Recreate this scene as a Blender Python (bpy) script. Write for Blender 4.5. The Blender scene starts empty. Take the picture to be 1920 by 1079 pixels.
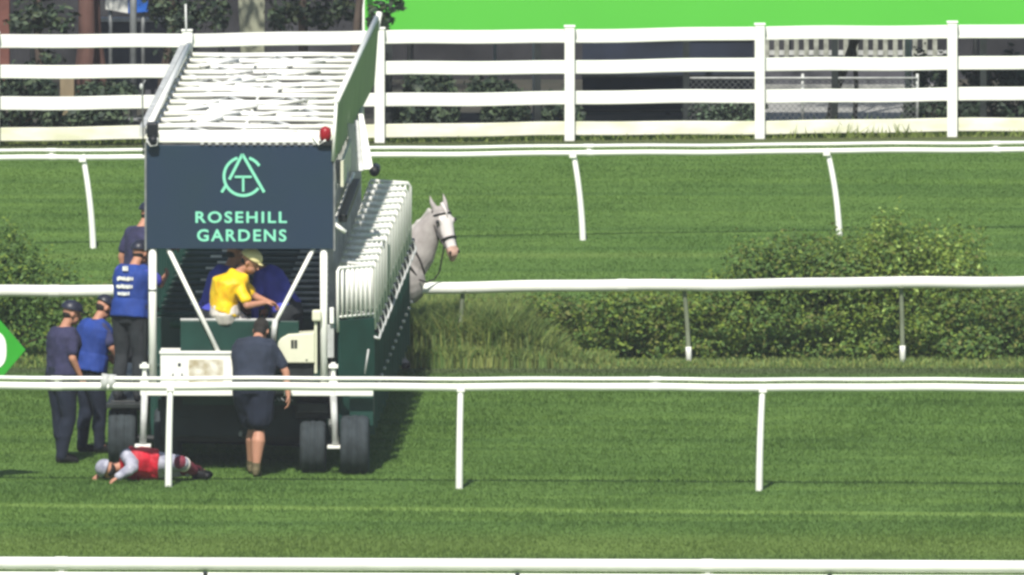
import bpy, bmesh, math, random
from mathutils import Vector, Matrix, noise as mnoise
random.seed(7)
C = bpy.context.scene.collection
S = bpy.context.scene
R = math.radians
# ------------------------------------------------------------------ camera, sky, sun
F = 50000.0                      # focal length in photograph pixels (1920 wide)
PITCH = math.atan(4039.5/F)
CAM = Vector((0, -281, 24.7))
cd = bpy.data.cameras.new('camera'); cam = bpy.data.objects.new('camera', cd); C.objects.link(cam)
cam.location = CAM; cam.rotation_euler = (math.pi/2-PITCH, 0, 0)
cd.sensor_width = 36; cd.lens = 36*F/1920; cd.clip_start = 5; cd.clip_end = 3000
S.camera = cam
SUN_EL, SUN_AZ = R(50), R(-8)   # azimuth measured from straight behind the camera, towards its left
W = bpy.data.worlds.new('World'); S.world = W; W.use_nodes = True
nt = W.node_tree; bg = nt.nodes['Background']
sky = nt.nodes.new('ShaderNodeTexSky'); sky.sky_type = 'NISHITA'; sky.sun_disc = False
sky.sun_elevation = SUN_EL; sky.sun_rotation = math.pi - SUN_AZ
nt.links.new(sky.outputs[0], bg.inputs[0]); bg.inputs[1].default_value = 0.085
sl = bpy.data.lights.new('sun', 'SUN'); sl.energy = 5.0; sl.angle = R(0.9); sl.color = (1, .96, .88)
so = bpy.data.objects.new('sun', sl); C.objects.link(so)
sd = Vector((math.sin(SUN_AZ)*math.cos(SUN_EL), -math.cos(SUN_AZ)*math.cos(SUN_EL), math.sin(SUN_EL)))
so.rotation_euler = sd.to_track_quat('Z', 'Y').to_euler(); so.location = (-20, -60, 60)
S.view_settings.view_transform = 'Standard'; S.view_settings.look = 'None'
S.view_settings.exposure = 0.38; S.view_settings.gamma = 1
S.render.engine = 'CYCLES'
S.cycles.filter_width = 2.9

# ------------------------------------------------------------------ sight lines of the photograph
FW = Vector((0, math.cos(PITCH), -math.sin(PITCH))); UP = Vector((0, math.sin(PITCH), math.cos(PITCH)))
def ray(px, py): return Vector((1,0,0))*((px-960)/F) + UP*((539.5-py)/F) + FW
def ground(px, py, z=0.0):
    d = ray(px, py); t = (z-CAM.z)/d.z; return CAM + d*t
def Q(px, py, Y):
    d = ray(px, py); t = (Y-CAM.y)/d.y; return CAM + d*t

# ------------------------------------------------------------------ materials
def lin(c): return tuple((x/255/12.92 if x/255 <= .04045 else ((x/255+.055)/1.055)**2.4) for x in c)
def mat(name, col, rough=.6, var=.15, scale=6, metal=0, bump=0, spec=.3, col2=None, stretch=(1,1,1), detail=4, attr=False, trans=0):
    m = bpy.data.materials.new(name); m.use_nodes = True; t = m.node_tree; b = t.nodes['Principled BSDF']
    b.inputs['Roughness'].default_value = rough; b.inputs['Metallic'].default_value = metal
    b.inputs['Specular IOR Level'].default_value = spec
    tc = t.nodes.new('ShaderNodeTexCoord'); mp = t.nodes.new('ShaderNodeMapping'); mp.inputs['Scale'].default_value = stretch
    n = t.nodes.new('ShaderNodeTexNoise'); n.inputs['Scale'].default_value = scale; n.inputs['Detail'].default_value = detail
    r = t.nodes.new('ShaderNodeValToRGB'); r.color_ramp.elements[0].position = .3; r.color_ramp.elements[1].position = .7
    if col2 is None: col2 = tuple(max(0, c*(1-2*var)) for c in col)
    r.color_ramp.elements[0].color = (*col2, 1); r.color_ramp.elements[1].color = (*col, 1)
    t.links.new(tc.outputs['Object'], mp.inputs[0]); t.links.new(mp.outputs[0], n.inputs['Vector'])
    t.links.new(n.outputs['Fac'], r.inputs[0]); out = r.outputs[0]
    if attr:
        a = t.nodes.new('ShaderNodeAttribute'); a.attribute_name = 'tint'
        mx = t.nodes.new('ShaderNodeMix'); mx.data_type = 'RGBA'; mx.blend_type = 'MULTIPLY'; mx.inputs[0].default_value = 1
        t.links.new(out, mx.inputs[6]); t.links.new(a.outputs['Color'], mx.inputs[7]); out = mx.outputs[2]
    t.links.new(out, b.inputs['Base Color'])
    if trans:
        tr = t.nodes.new('ShaderNodeBsdfTranslucent'); ms = t.nodes.new('ShaderNodeMixShader'); ms.inputs[0].default_value = trans
        t.links.new(out, tr.inputs[0]); t.links.new(b.outputs[0], ms.inputs[1]); t.links.new(tr.outputs[0], ms.inputs[2])
        t.links.new(ms.outputs[0], t.nodes['Material Output'].inputs[0])
    if bump:
        bp = t.nodes.new('ShaderNodeBump'); bp.inputs['Strength'].default_value = bump; bp.inputs['Distance'].default_value = .02
        t.links.new(n.outputs['Fac'], bp.inputs['Height']); t.links.new(bp.outputs[0], b.inputs['Normal'])
    return m
M = {}
M['white'] = mat('white_paint', (.82,.82,.76), .45, .06, 3)
M['weathered'] = mat('weathered_white_paint', (.82,.8,.7), .6, .1, 2, col2=(.6,.6,.42), stretch=(1,1,3))
M['cream'] = mat('cream_paint', (.66,.66,.5), .5, .06, 5)
M['greywhite'] = mat('dull_white_metal', (.55,.56,.54), .5, .2, 8)
M['postshade'] = mat('shaded_post_tone', (.22,.25,.17), .7, .15, 6)  # shade of the overhanging rail put into the post colour
M['grey'] = mat('grey_metal', (.25,.26,.26), .5, .2, 8, metal=.3)
M['dark'] = mat('dark_metal', (.025,.03,.03), .5, .3, 6)
M['roofshade'] = mat('roof_gap_shade', (.10,.09,.08), .8, .3, 4)  # shade between the roof bars put into the colour
M['navy'] = mat('navy_board', (.016,.031,.062), .45, .08, 1.5, col2=(.016,.034,.053))
M['mint'] = mat('mint_vinyl', (.22,.64,.45), .5, .03, 4)
M['gategreen'] = mat('dark_green_paint', (.014,.055,.042), .4, .2, 3)
M['pad'] = mat('green_padding', (.02,.09,.05), .6, .25, 5)
M['olive'] = mat('olive_sign_panel', (.24,.37,.135), .55, .12, 1.2, col2=(.19,.29,.12))
M['rubber'] = mat('tyre_rubber', (.035,.045,.05), .85, .2, 12)
M['rim'] = mat('wheel_steel', (.2,.2,.2), .5, .2, 8, metal=.5)
M['red'] = mat('red_plastic', (.30,.008,.015), .35, .15, 8)
M['black'] = mat('black_plastic', (.01,.012,.016), .5, .2, 8)
M['skin'] = mat('skin', (.44,.215,.14), .55, .06, 14)
M['navycloth'] = mat('navy_cloth', (.045,.05,.125), .9, .2, 9, bump=.4)
M['purplecloth'] = mat('faded_navy_cloth', (.038,.038,.09), .9, .2, 9, bump=.4)
M['shirt'] = mat('slate_navy_shirt', (.026,.034,.056), .9, .15, 6, bump=.4)
M['darkcloth'] = mat('dark_trousers', (.012,.017,.033), .9, .2, 8, bump=.4)
M['blackcloth'] = mat('black_trousers', (.026,.03,.034), .9, .2, 8, bump=.4)
M['bib'] = mat('royal_blue_bib', (.016,.048,.25), .8, .15, 6, bump=.4)
M['indigo'] = mat('indigo_jacket', (.07,.08,.5), .8, .2, 7, bump=.4)
M['capcloth'] = mat('dark_helmet_shell', (.022,.025,.045), .4, .2, 10)
M['capgrey'] = mat('cap_panel', (.3,.28,.27), .8, .2, 10)
M['yellow'] = mat('yellow_silk', (.85,.62,.01), .5, .1, 9, col2=(.7,.36,.01), bump=.5)
M['cap_y'] = mat('pale_yellow_cap', (.82,.72,.36), .5, .1, 10)
M['whitecloth'] = mat('white_cloth', (.72,.66,.6), .8, .12, 12, bump=.4)
M['silk_red'] = mat('red_silk', (.55,.012,.03), .6, .25, 7, bump=.5)
M['silk_grey'] = mat('grey_white_silk', (.42,.42,.48), .6, .1, 11, col2=(.17,.17,.23), bump=.5)
M['maroon'] = mat('maroon_cloth', (.2,.03,.05), .8, .25, 9)
M['boot'] = mat('boot_leather', (.012,.012,.013), .5, .2, 8)
M['tanshoe'] = mat('tan_boot', (.12,.10,.05), .8, .25, 10)
M['hair'] = mat('dark_hair', (.02,.017,.014), .8, .2, 20)
M['horse'] = mat('grey_horse_coat', (.37,.34,.325), .75, .15, 9, col2=(.25,.225,.215), detail=6, bump=.3)
M['horseface'] = mat('white_horse_face', (.68,.63,.61), .7, .1, 8)
M['muzzle'] = mat('pink_muzzle', (.52,.33,.26), .7, .15, 12)
M['mane'] = mat('pale_mane', (.5,.48,.45), .9, .2, 20)
M['hoof'] = mat('hoof', (.05,.045,.04), .7, .2, 8)
M['leather'] = mat('black_leather', (.018,.015,.014), .5, .2, 10)
M['bark'] = mat('bark', (.10,.075,.06), .95, .3, 8, bump=.8, stretch=(1,1,.3))
M['redbark'] = mat('red_brown_bark', (.16,.085,.07), .95, .3, 5, bump=.8, stretch=(1,1,.3))
M['leaf'] = mat('shrub_leaf', (.20,.285,.08), .6, .2, 2.2, attr=True, trans=.5, col2=(.15,.22,.068))
M['leafdark'] = mat('dark_leaf', (.035,.05,.03), .6, .2, 2, attr=True, trans=.1, col2=(.022,.032,.022))
M['drygrass'] = mat('tall_grass_blade', (.25,.32,.12), .8, .2, 1.6, attr=True, trans=.5, col2=(.20,.28,.09))
M['shadegreen'] = mat('underside_shade', (.022,.034,.032), .7, .25, 3)  # dark tone carries the shade beneath the gate
M['stem'] = mat('shrub_stem', (.09,.065,.04), .9, .2, 9)
M['signgreen'] = mat('bright_green_board', (.085,.44,.042), .6, .03, .5)
M['diamond'] = mat('diamond_green', (.03,.30,.022), .45, .05, 3)
M['concrete'] = mat('concrete', (.32,.33,.24), .9, .12, 4)
M['palegrey'] = mat('pale_paving', (.34,.34,.32), .9, .15, 5)
M['greywall'] = mat('grey_wall', (.10,.10,.115), .9, .2, 1.5)
M['navypanel'] = mat('navy_screen', (.022,.03,.055), .8, .3, 1.5)
M['darkscreen'] = mat('shade_cloth', (.05,.05,.056), .9, .4, 1.0)
M['brick'] = mat('red_brick', (.17,.07,.055), .9, .2, 6)
M['bluepaint'] = mat('blue_paint', (.02,.12,.5), .5, .1, 3)
M['timber'] = mat('pale_timber', (.3,.24,.15), .9, .2, 6, stretch=(1,1,.3))

def turf_material():
    m = bpy.data.materials.new('turf'); m.use_nodes = True; t = m.node_tree; b = t.nodes['Principled BSDF']
    b.inputs['Roughness'].default_value = .95; b.inputs['Specular IOR Level'].default_value = .1
    N = t.nodes.new; Lk = t.links.new
    tc = N('ShaderNodeTexCoord')
    def nz(scale, st, det=4, rough=.6):
        mp = N('ShaderNodeMapping'); mp.inputs['Scale'].default_value = st; Lk(tc.outputs['Object'], mp.inputs[0])
        n = N('ShaderNodeTexNoise'); n.inputs['Scale'].default_value = scale; n.inputs['Detail'].default_value = det; n.inputs['Roughness'].default_value = rough
        Lk(mp.outputs[0], n.inputs['Vector']); return n.outputs['Fac']
    def ramp(v, a, b_, ca, cb):
        r = N('ShaderNodeValToRGB'); r.color_ramp.elements[0].position = a; r.color_ramp.elements[1].position = b_
        r.color_ramp.elements[0].color = (*ca, 1); r.color_ramp.elements[1].color = (*cb, 1); Lk(v, r.inputs[0]); return r.outputs[0]
    def mul(a, b_, f=1, bt='MULTIPLY'):
        x = N('ShaderNodeMix'); x.data_type = 'RGBA'; x.blend_type = bt; x.inputs[0].default_value = f; Lk(a, x.inputs[6]); Lk(b_, x.inputs[7]); return x.outputs[2]
    base = ramp(nz(.35, (1,.35,1), 5), .32, .68, (.083,.155,.034), (.105,.182,.042))
    streak = ramp(nz(1.0, (.06,1.3,1), 3), .35, .65, (.80,.84,.84), (1.18,1.14,1.06))     # mowing passes along the rail
    fine = ramp(nz(9, (1,.35,1), 3, .8), .3, .7, (.90,.91,.90), (1.08,1.07,1.07))
    clump = ramp(nz(2.0, (1,.5,1), 4, .7), .3, .7, (.90,.91,.90), (1.08,1.07,1.07))
    c = mul(base, streak); c = mul(c, fine); c = mul(c, clump)
    # lighter mown crease lines and worn strips laid along the running rails
    sx = N('ShaderNodeSeparateXYZ'); Lk(tc.outputs['Object'], sx.inputs[0])
    def line(y0, slope, w, colr, f):
        nonlocal c
        a = N('ShaderNodeMath'); a.operation = 'MULTIPLY_ADD'; Lk(sx.outputs[0], a.inputs[0]); a.inputs[1].default_value = slope; Lk(sx.outputs[1], a.inputs[2])
        d = N('ShaderNodeMath'); d.operation = 'SUBTRACT'; Lk(a.outputs[0], d.inputs[0]); d.inputs[1].default_value = y0
        e = N('ShaderNodeMath'); e.operation = 'ABSOLUTE'; Lk(d.outputs[0], e.inputs[0])
        g = N('ShaderNodeMapRange'); g.inputs[1].default_value = w; g.inputs[2].default_value = w*.3; g.inputs[3].default_value = 0; g.inputs[4].default_value = f
        Lk(e.outputs[0], g.inputs[0])
        x = N('ShaderNodeMix'); x.data_type = 'RGBA'; Lk(g.outputs[0], x.inputs[0]); Lk(c, x.inputs[6]); x.inputs[7].default_value = (*colr, 1); c = x.outputs[2]
    def gy(px, py): return ground(px, py)
    for (l, r_, w, col, f) in (((0,948), (1920,966), .30, (.19,.29,.07), .8), ((0,1024), (1920,1028), 2.0, (.14,.185,.04), .42), ((800,480), (1700,478), .5, (.15,.22,.055), .5),
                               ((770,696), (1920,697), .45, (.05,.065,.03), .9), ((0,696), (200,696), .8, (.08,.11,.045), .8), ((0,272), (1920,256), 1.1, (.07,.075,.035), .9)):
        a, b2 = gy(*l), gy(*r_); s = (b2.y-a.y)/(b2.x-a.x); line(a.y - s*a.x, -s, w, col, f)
    Lk(c, b.inputs['Base Color'])
    bp = N('ShaderNodeBump'); bp.inputs['Strength'].default_value = .5; bp.inputs['Distance'].default_value = .03
    Lk(nz(14, (1,1,1), 3, .8), bp.inputs['Height']); Lk(bp.outputs[0], b.inputs['Normal'])
    return m
M['turf'] = turf_material()
M['mulch'] = mat('bark_mulch', (.065,.058,.045), .95, .3, 1.5, bump=.5, col2=(.03,.034,.026))

# ------------------------------------------------------------------ mesh helpers
def tag(o, label=None, cat=None, group=None, kind=None):
    if label: o['label'] = label
    if cat: o['category'] = cat
    if group: o['group'] = group
    if kind: o['kind'] = kind
    return o
def empty(name, loc, rz=0, **k):
    o = bpy.data.objects.new(name, None); C.objects.link(o); o.location = loc; o.rotation_euler = (0,0,rz); o.empty_display_size = .2
    return tag(o, **k)
def obj(name, bm, m, parent=None, smooth=False, bevel=0, world=False):
    bmesh.ops.recalc_face_normals(bm, faces=bm.faces)
    me = bpy.data.meshes.new(name); bm.to_mesh(me); bm.free()
    ms = m if isinstance(m, (list, tuple)) else [m]
    for x in ms: me.materials.append(x)
    if smooth:
        for p in me.polygons: p.use_smooth = True
    o = bpy.data.objects.new(name, me); C.objects.link(o)
    if parent: o.parent = parent
    if bevel:
        b = o.modifiers.new('bevel', 'BEVEL'); b.width = bevel; b.segments = 2; b.limit_method = 'ANGLE'
    return o
def box(bm, c, s, rot=None, mi=0):
    r = bmesh.ops.create_cube(bm, size=1); vs = r['verts']
    mtx = Matrix.Translation(Vector(c)) @ (rot.to_4x4() if rot else Matrix()) @ Matrix.Diagonal((*s, 1))
    bmesh.ops.transform(bm, matrix=mtx, verts=vs)
    for f in {f for v in vs for f in v.link_faces}: f.material_index = mi
    return vs
def box2(bm, a, b, mi=0):
    return box(bm, [(a[i]+b[i])/2 for i in range(3)], [abs(b[i]-a[i]) for i in range(3)], mi=mi)
def frame_of(d):
    d = d.normalized(); u = d.cross(Vector((0,0,1)))
    if u.length < .05: u = d.cross(Vector((0,1,0)))
    u.normalize(); return u, u.cross(d).normalized()
def loft(bm, rings, seg=12):
    loops = []
    for c, u, v in rings:
        loops.append([bm.verts.new(c + u*math.cos(2*math.pi*i/seg) + v*math.sin(2*math.pi*i/seg)) for i in range(seg)])
    for a, b in zip(loops, loops[1:]):
        for i in range(seg): bm.faces.new((a[i], a[(i+1)%seg], b[(i+1)%seg], b[i]))
    bm.faces.new(loops[0][::-1]); bm.faces.new(loops[-1])
def tube(bm, pts, r, seg=10, r1=None):
    pts = [Vector(p) for p in pts]; n = len(pts); rings = []; u0 = None
    for i, p in enumerate(pts):
        d = (pts[min(i+1, n-1)] - pts[max(i-1, 0)]).normalized()
        if u0 is None: u, v = frame_of(d)
        else:
            u = (u0 - d*u0.dot(d)).normalized(); v = u.cross(d).normalized()
        u0 = u; rr = r if r1 is None else r + (r1-r)*i/(n-1)
        rings.append((p, u*rr, v*rr))
    loft(bm, rings, seg)
def caps(bm, p0, r0, p1, r1, seg=12, flat=False):
    p0, p1 = Vector(p0), Vector(p1); d = p1-p0; L = d.length
    if L < 1e-5: return
    d /= L; u, v = frame_of(d)
    rings = []
    if not flat:
        for a in (80, 50, 25): a = R(a); rings.append((p0 - d*r0*math.sin(a), u*r0*math.cos(a), v*r0*math.cos(a)))
    rings += [(p0, u*r0, v*r0), (p1, u*r1, v*r1)]
    if not flat:
        for a in (25, 50, 80): a = R(a); rings.append((p1 + d*r1*math.sin(a), u*r1*math.cos(a), v*r1*math.cos(a)))
    loft(bm, rings, seg)
def ell(bm, c, s, rot=None, seg=16):
    r = bmesh.ops.create_uvsphere(bm, u_segments=seg, v_segments=seg//2+2, radius=1)
    bmesh.ops.transform(bm, matrix=Matrix.Translation(Vector(c)) @ (rot.to_4x4() if rot else Matrix()) @ Matrix.Diagonal((*s, 1)), verts=r['verts'])
def remesh(name, bm, m, parent, vox=.01, it=4, smooth=True, fold=0):
    bmesh.ops.recalc_face_normals(bm, faces=bm.faces)
    me = bpy.data.meshes.new('tmp'); bm.to_mesh(me); bm.free()
    o = bpy.data.objects.new('tmp', me); C.objects.link(o)
    r = o.modifiers.new('r', 'REMESH'); r.mode = 'VOXEL'; r.voxel_size = vox
    s = o.modifiers.new('s', 'SMOOTH'); s.factor = .5; s.iterations = it
    dg = bpy.context.evaluated_depsgraph_get(); dg.update()
    m2 = bpy.data.meshes.new_from_object(o.evaluated_get(dg)); m2.name = name
    bpy.data.objects.remove(o); bpy.data.meshes.remove(me)
    m2.materials.clear()
    for x in (m if isinstance(m, (list, tuple)) else [m]): m2.materials.append(x)
    if fold:
        off = Vector((random.random()*9, random.random()*9, 0))
        nrm = [v.normal.copy() for v in m2.vertices]
        for v, nv in zip(m2.vertices, nrm):
            p = v.co.copy(); q = Vector((p.x*7, p.y*7, p.z*4.5))+off; k = 1-abs(mnoise.noise(q))*2.6; k2 = mnoise.noise(q*2.3)
            v.co = p + nv*fold*(k*.8+k2*.8)
    for p in m2.polygons: p.use_smooth = smooth
    o = bpy.data.objects.new(name, m2); C.objects.link(o)
    if parent: o.parent = parent
    return o
def prism(bm, pts, y0, y1, mi=0):
    """outline in (x,z), extruded from y0 to y1"""
    a = [bm.verts.new((x, y0, z)) for x, z in pts]; b = [bm.verts.new((x, y1, z)) for x, z in pts]
    fs = [bm.faces.new(a), bm.faces.new(b[::-1])]
    n = len(pts)
    for i in range(n): fs.append(bm.faces.new((a[i], b[i], b[(i+1)%n], a[(i+1)%n])))
    for f in fs: f.material_index = mi

# ------------------------------------------------------------------ ground
bm = bmesh.new()
vs = [bm.verts.new(p) for p in ((-400,-300,0),(400,-300,0),(400,900,0),(-400,900,0))]; bm.faces.new(vs)
tag(obj('ground', bm, M['turf']), kind='structure')
fa, fb = ground(0, 262), ground(1920, 244)
bm = bmesh.new()
dx = fb-fa
a = fa - dx*2; b = fb + dx*2
vs = [bm.verts.new(p) for p in ((a.x,a.y,.004),(b.x,b.y,.004),(b.x,b.y+120,.004),(a.x,a.y+120,.004))]; bm.faces.new(vs)
tag(obj('planting_bed', bm, M['mulch']), kind='structure')
bm = bmesh.new()
ps = [ground(1430,229), ground(1712,228), ground(1720,182), ground(1425,184)]
bm.faces.new([bm.verts.new((p.x,p.y,.008)) for p in ps])
tag(obj('pavement', bm, M['palegrey']), kind='structure')

# ------------------------------------------------------------------ white running rails
def along(p0, p1, x):
    t = (x-p0.x)/(p1.x-p0.x); return p0 + (p1-p0)*t
def running_rail(label, g0, g1, tubes, zf, posts, pr, goose, extend=(-3.5, 3.5), mpost='white', mrail='white', wob=0, name='running_rail'):
    """g0,g1: two ground points of the line; zf(x) height; posts: list of (x_base, x_top)"""
    root = empty(name, along(g0, g1, (g0.x+g1.x)/2), label=label, cat='rail', group='white racecourse running rails')
    o = root.location
    x0, x1 = g0.x+extend[0], g1.x+extend[1]
    for (dz, ry, rz, nm) in tubes:
        bm = bmesh.new(); rings = []; n = 60
        for i in range(n+1):
            x = x0 + (x1-x0)*i/n; p = along(g0, g1, x) - o
            w = wob*math.sin(x*1.9)+wob*.6*math.sin(x*4.3+1)
            rings.append((Vector((p.x, p.y, zf(x)+dz+w)), Vector((0,ry,0)), Vector((0,0,rz))))
        loft(bm, rings, 12); obj(nm, bm, M[mrail], root, smooth=True)
    for xs_ in (x0+4.1, x0+10.4, x0+15.2):
        bm = bmesh.new(); p = along(g0, g1, xs_)-o; z_ = zf(xs_)
        w = wob*math.sin(xs_*1.9)+wob*.6*math.sin(xs_*4.3+1)
        for (dz, ry, rz, nm) in tubes: loft(bm, [(Vector((p.x+sx, p.y, z_+dz+w)), Vector((0,ry+.004,0)), Vector((0,0,rz+.004))) for sx in (-.06,.06)], 12)
        box(bm, (p.x, p.y+.01, z_+w+sum(t_[0] for t_ in tubes)/2), (.05, .03, .08)); obj('joint_sleeve', bm, M['white'], root)
    for (xb, xt) in posts:
        bm = bmesh.new(); b = along(g0, g1, xb)-o; t = along(g0, g1, xt)-o; h = zf(xt)
        b.z = 0; pts = []
        for k in range(13):
            s = k/12; e = s**3
            pts.append(Vector((b.x+(t.x-b.x)*(s*.35+.65*s**2.2), b.y + goose*(1-e), s*(h+.03)-.02*(s==0))))
        tube(bm, pts, pr*1.05, 10, pr*.9); q = pts[-1]
        box(bm, (t.x, t.y+goose*.1, h-.01), (pr*2.3, abs(goose)*.5+.05, .08))
        po = obj('post', bm, M[mpost], root, smooth=False, bevel=.004)
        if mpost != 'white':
            bm = bmesh.new(); tube(bm, [pts[0], pts[2], pts[3]+Vector((0,0,-.02))], pr*1.25, 10, pr*1.2); obj('sunlit_foot', bm, M['white'], po, smooth=True)  # sunlit bottom of the shaded post painted as a white foot
    return root
# near rail (posts on the camera side)
g0, g1 = ground(0, 910), ground(1920, 922)
zt = lambda x: .0
def zfun(pl, pr_, g0, g1):
    a = Q(0, pl, g0.y).z; b = Q(1920, pr_, g1.y).z
    return lambda x: a + (b-a)*(x-g0.x)/(g1.x-g0.x)
zn = zfun(724, 728, g0, g1)
sc = 178
near = running_rail('white running rail in front of the starting gate, three posts, double bar', g0, g1,
    [(.0, .04, .042, 'rail'), (.085, .035, .021, 'rail')], zn,
    [(ground(316,912).x, ground(320,912).x), (ground(861,915).x, ground(864,915).x), (ground(1423,918).x, ground(1430,918).x), (ground(-235,910).x, ground(-230,910).x), (ground(1985,922).x, ground(1990,922).x)], .036, -.10, wob=.004)
bm = bmesh.new(); p = along(g0, g1, ground(200,910).x) - near.location
tube(bm, [(p.x-.03, p.y, zn(0)-.05), (p.x+.0, p.y-.0, zn(0)+.11)], .049, 12); tube(bm, [(p.x+.05, p.y, zn(0)-.045), (p.x+.06, p.y, zn(0)+.105)], .047, 12)
obj('joint_sleeve', bm, M['greywhite'], near, smooth=True)
# rail on the far side of the gate (overhangs towards the track)
g0, g1 = ground(0, 694), ground(1920, 686)
zm = zfun(547, 529, g0, g1)
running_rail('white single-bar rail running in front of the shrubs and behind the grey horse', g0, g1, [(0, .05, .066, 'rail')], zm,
    [(ground(862,688).x, ground(869,688).x), (ground(1292,688).x, ground(1281,688).x), (ground(1693,688).x, ground(1689,688).x), (ground(2105,688).x, ground(2100,688).x), (ground(440,688).x, ground(445,688).x), (ground(15,688).x-.3, ground(20,688).x-.3)], .027, .12, wob=.006, mpost='postshade')
# far rail
g0, g1 = ground(0, 468), ground(1920, 436)
zf_ = zfun(297, 281, g0, g1)
running_rail('white double-bar rail with curved posts on the far edge of the turf', g0, g1,
    [(0, .04, .034, 'rail'), (.085, .03, .02, 'rail')], zf_,
    [(ground(175,465).x, ground(155,465).x), (ground(634,458).x, ground(615,458).x), (ground(1093,450).x, ground(1074,450).x), (ground(1574,443).x, ground(1550,443).x), (ground(2050,436).x, ground(2030,436).x), (ground(-290,470).x, ground(-305,470).x)], .036, -.08, wob=.004)
# foreground rail
g0, g1 = ground(0, 1262), ground(1920, 1270)
zb = zfun(1056, 1063, g0, g1)
fr = running_rail('white rail along the very front of the picture with dark joint brackets', g0, g1,
    [(0, .05, .06, 'rail'), (-.135, .04, .05, 'rail')], zb, [], .036, .1)
for px in (-200, 385, 970, 1555, 2140):
    p = along(g0, g1, ground(px,1265).x) - fr.location; z = zb(p.x+fr.location.x)
    bm = bmesh.new(); box(bm, (p.x, p.y-.02, z-.13), (.045, .1, .11)); obj('bracket', bm, M['dark'], fr, bevel=.004)
    bm = bmesh.new(); tube(bm, [(p.x, p.y+.02, 0), (p.x, p.y+.02, z-.15)], .04); obj('post', bm, M['white'], fr, smooth=True)

# ------------------------------------------------------------------ four-rail boundary fence
g0, g1 = ground(0, 275), ground(1920, 255)
fence = empty('rail_fence', along(g0, g1, 0), label='tall white four-rail timber fence along the back of the course', cat='fence')
fo = fence.location
for (dl, dr) in ((79,58),(136,117),(194,176),(252,234)):
    z = zfun(dl, dr, g0, g1); bm = bmesh.new(); n = 80; x0, x1 = g0.x-4, g1.x+4
    prev = None
    for i in range(n+1):
        x = x0+(x1-x0)*i/n; p = along(g0, g1, x)-fo; zz = z(x)+.006*math.sin(x*1.3+dl)+.004*math.sin(x*3.7)
        h = .082
        cur = [bm.verts.new((p.x, p.y+sy, zz+sz)) for sy, sz in ((-.03,-h),(-.03,h),(.03,h),(.03,-h))]
        if prev:
            for k in range(4): bm.faces.new((prev[k], prev[(k+1)%4], cur[(k+1)%4], cur[k]))
        else: bm.faces.new(cur[::-1])
        prev = cur
    bm.faces.new(prev)
    obj('rail', bm, M['weathered'] if dl > 240 else M['white'], fence, bevel=.008)
for px in (-370,-8,352,712,1068,1425,1787,2150):
    p = along(g0, g1, ground(px,265).x)-fo; bm = bmesh.new(); h = zfun(62,41,g0,g1)(p.x+fo.x)
    box(bm, (p.x, p.y-.09, h/2), (.125, .115, h)); box(bm, (p.x, p.y-.09, h+.012), (.145,.135,.025))
    obj('post', bm, M['white'], fence, bevel=.01)
FY = fo.y

# ------------------------------------------------------------------ foliage builders
def leaf_mesh(n, sample, size, up=.5, tints=((1,1,1),), asp=.55):
    verts, faces, cols = [], [], []
    for i in range(n):
        p, nrm, dark = sample()
        d = Vector((random.gauss(0,1), random.gauss(0,1), random.gauss(0,.7)+.15)).normalized()
        nn = (nrm*.9 + Vector((random.gauss(0,.6), random.gauss(0,.6), random.gauss(0,.5)+up))).normalized()
        u = d.cross(nn)
        if u.length < .1: continue
        u.normalize(); v = nn.cross(u); s = size*random.uniform(.6,1.5); k = len(verts)
        verts += [p - v*s*.5, p + u*s*asp*.5, p + v*s*.5, p - u*s*asp*.5]
        faces.append((k,k+1,k+2,k+3)); t = random.choice(tints); b = random.uniform(.7,1.3)
        cols.append((t[0]*b, t[1]*b, t[2]*b, 1))
    me = bpy.data.meshes.new('leaves'); me.from_pydata(verts, [], faces)
    at = me.color_attributes.new('tint', 'FLOAT_COLOR', 'CORNER')
    flat = []
    for c in cols: flat += list(c)*4
    at.data.foreach_set('color', flat)
    return me
def link_mesh(name, me, m, parent=None):
    me.name = name; me.materials.append(m); o = bpy.data.objects.new(name, me); C.objects.link(o)
    if parent: o.parent = parent
    return o
def clump_sampler(blobs):
    w = [b[3][0]*b[3][2] for b in blobs] if False else [b[1][0]*b[1][2] for b in blobs]
    def f():
        c, s = random.choices(blobs, w)[0]
        while True:
            d = Vector((random.gauss(0,1), random.gauss(0,1), random.gauss(0,1)))
            if d.length > .1: break
        d.normalize(); r = random.random()**.33
        r *= 1 + .45*mnoise.noise(Vector((d.x*3+c[0]*5, d.y*3, d.z*3+c[2]*3)))
        if random.random() < .09: r *= random.uniform(1.1,1.35)
        p = Vector((c[0]+d.x*s[0]*r, c[1]+d.y*s[1]*r, max(.02, c[2]+d.z*s[2]*r)))
        return p, d, 0
    return f
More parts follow.
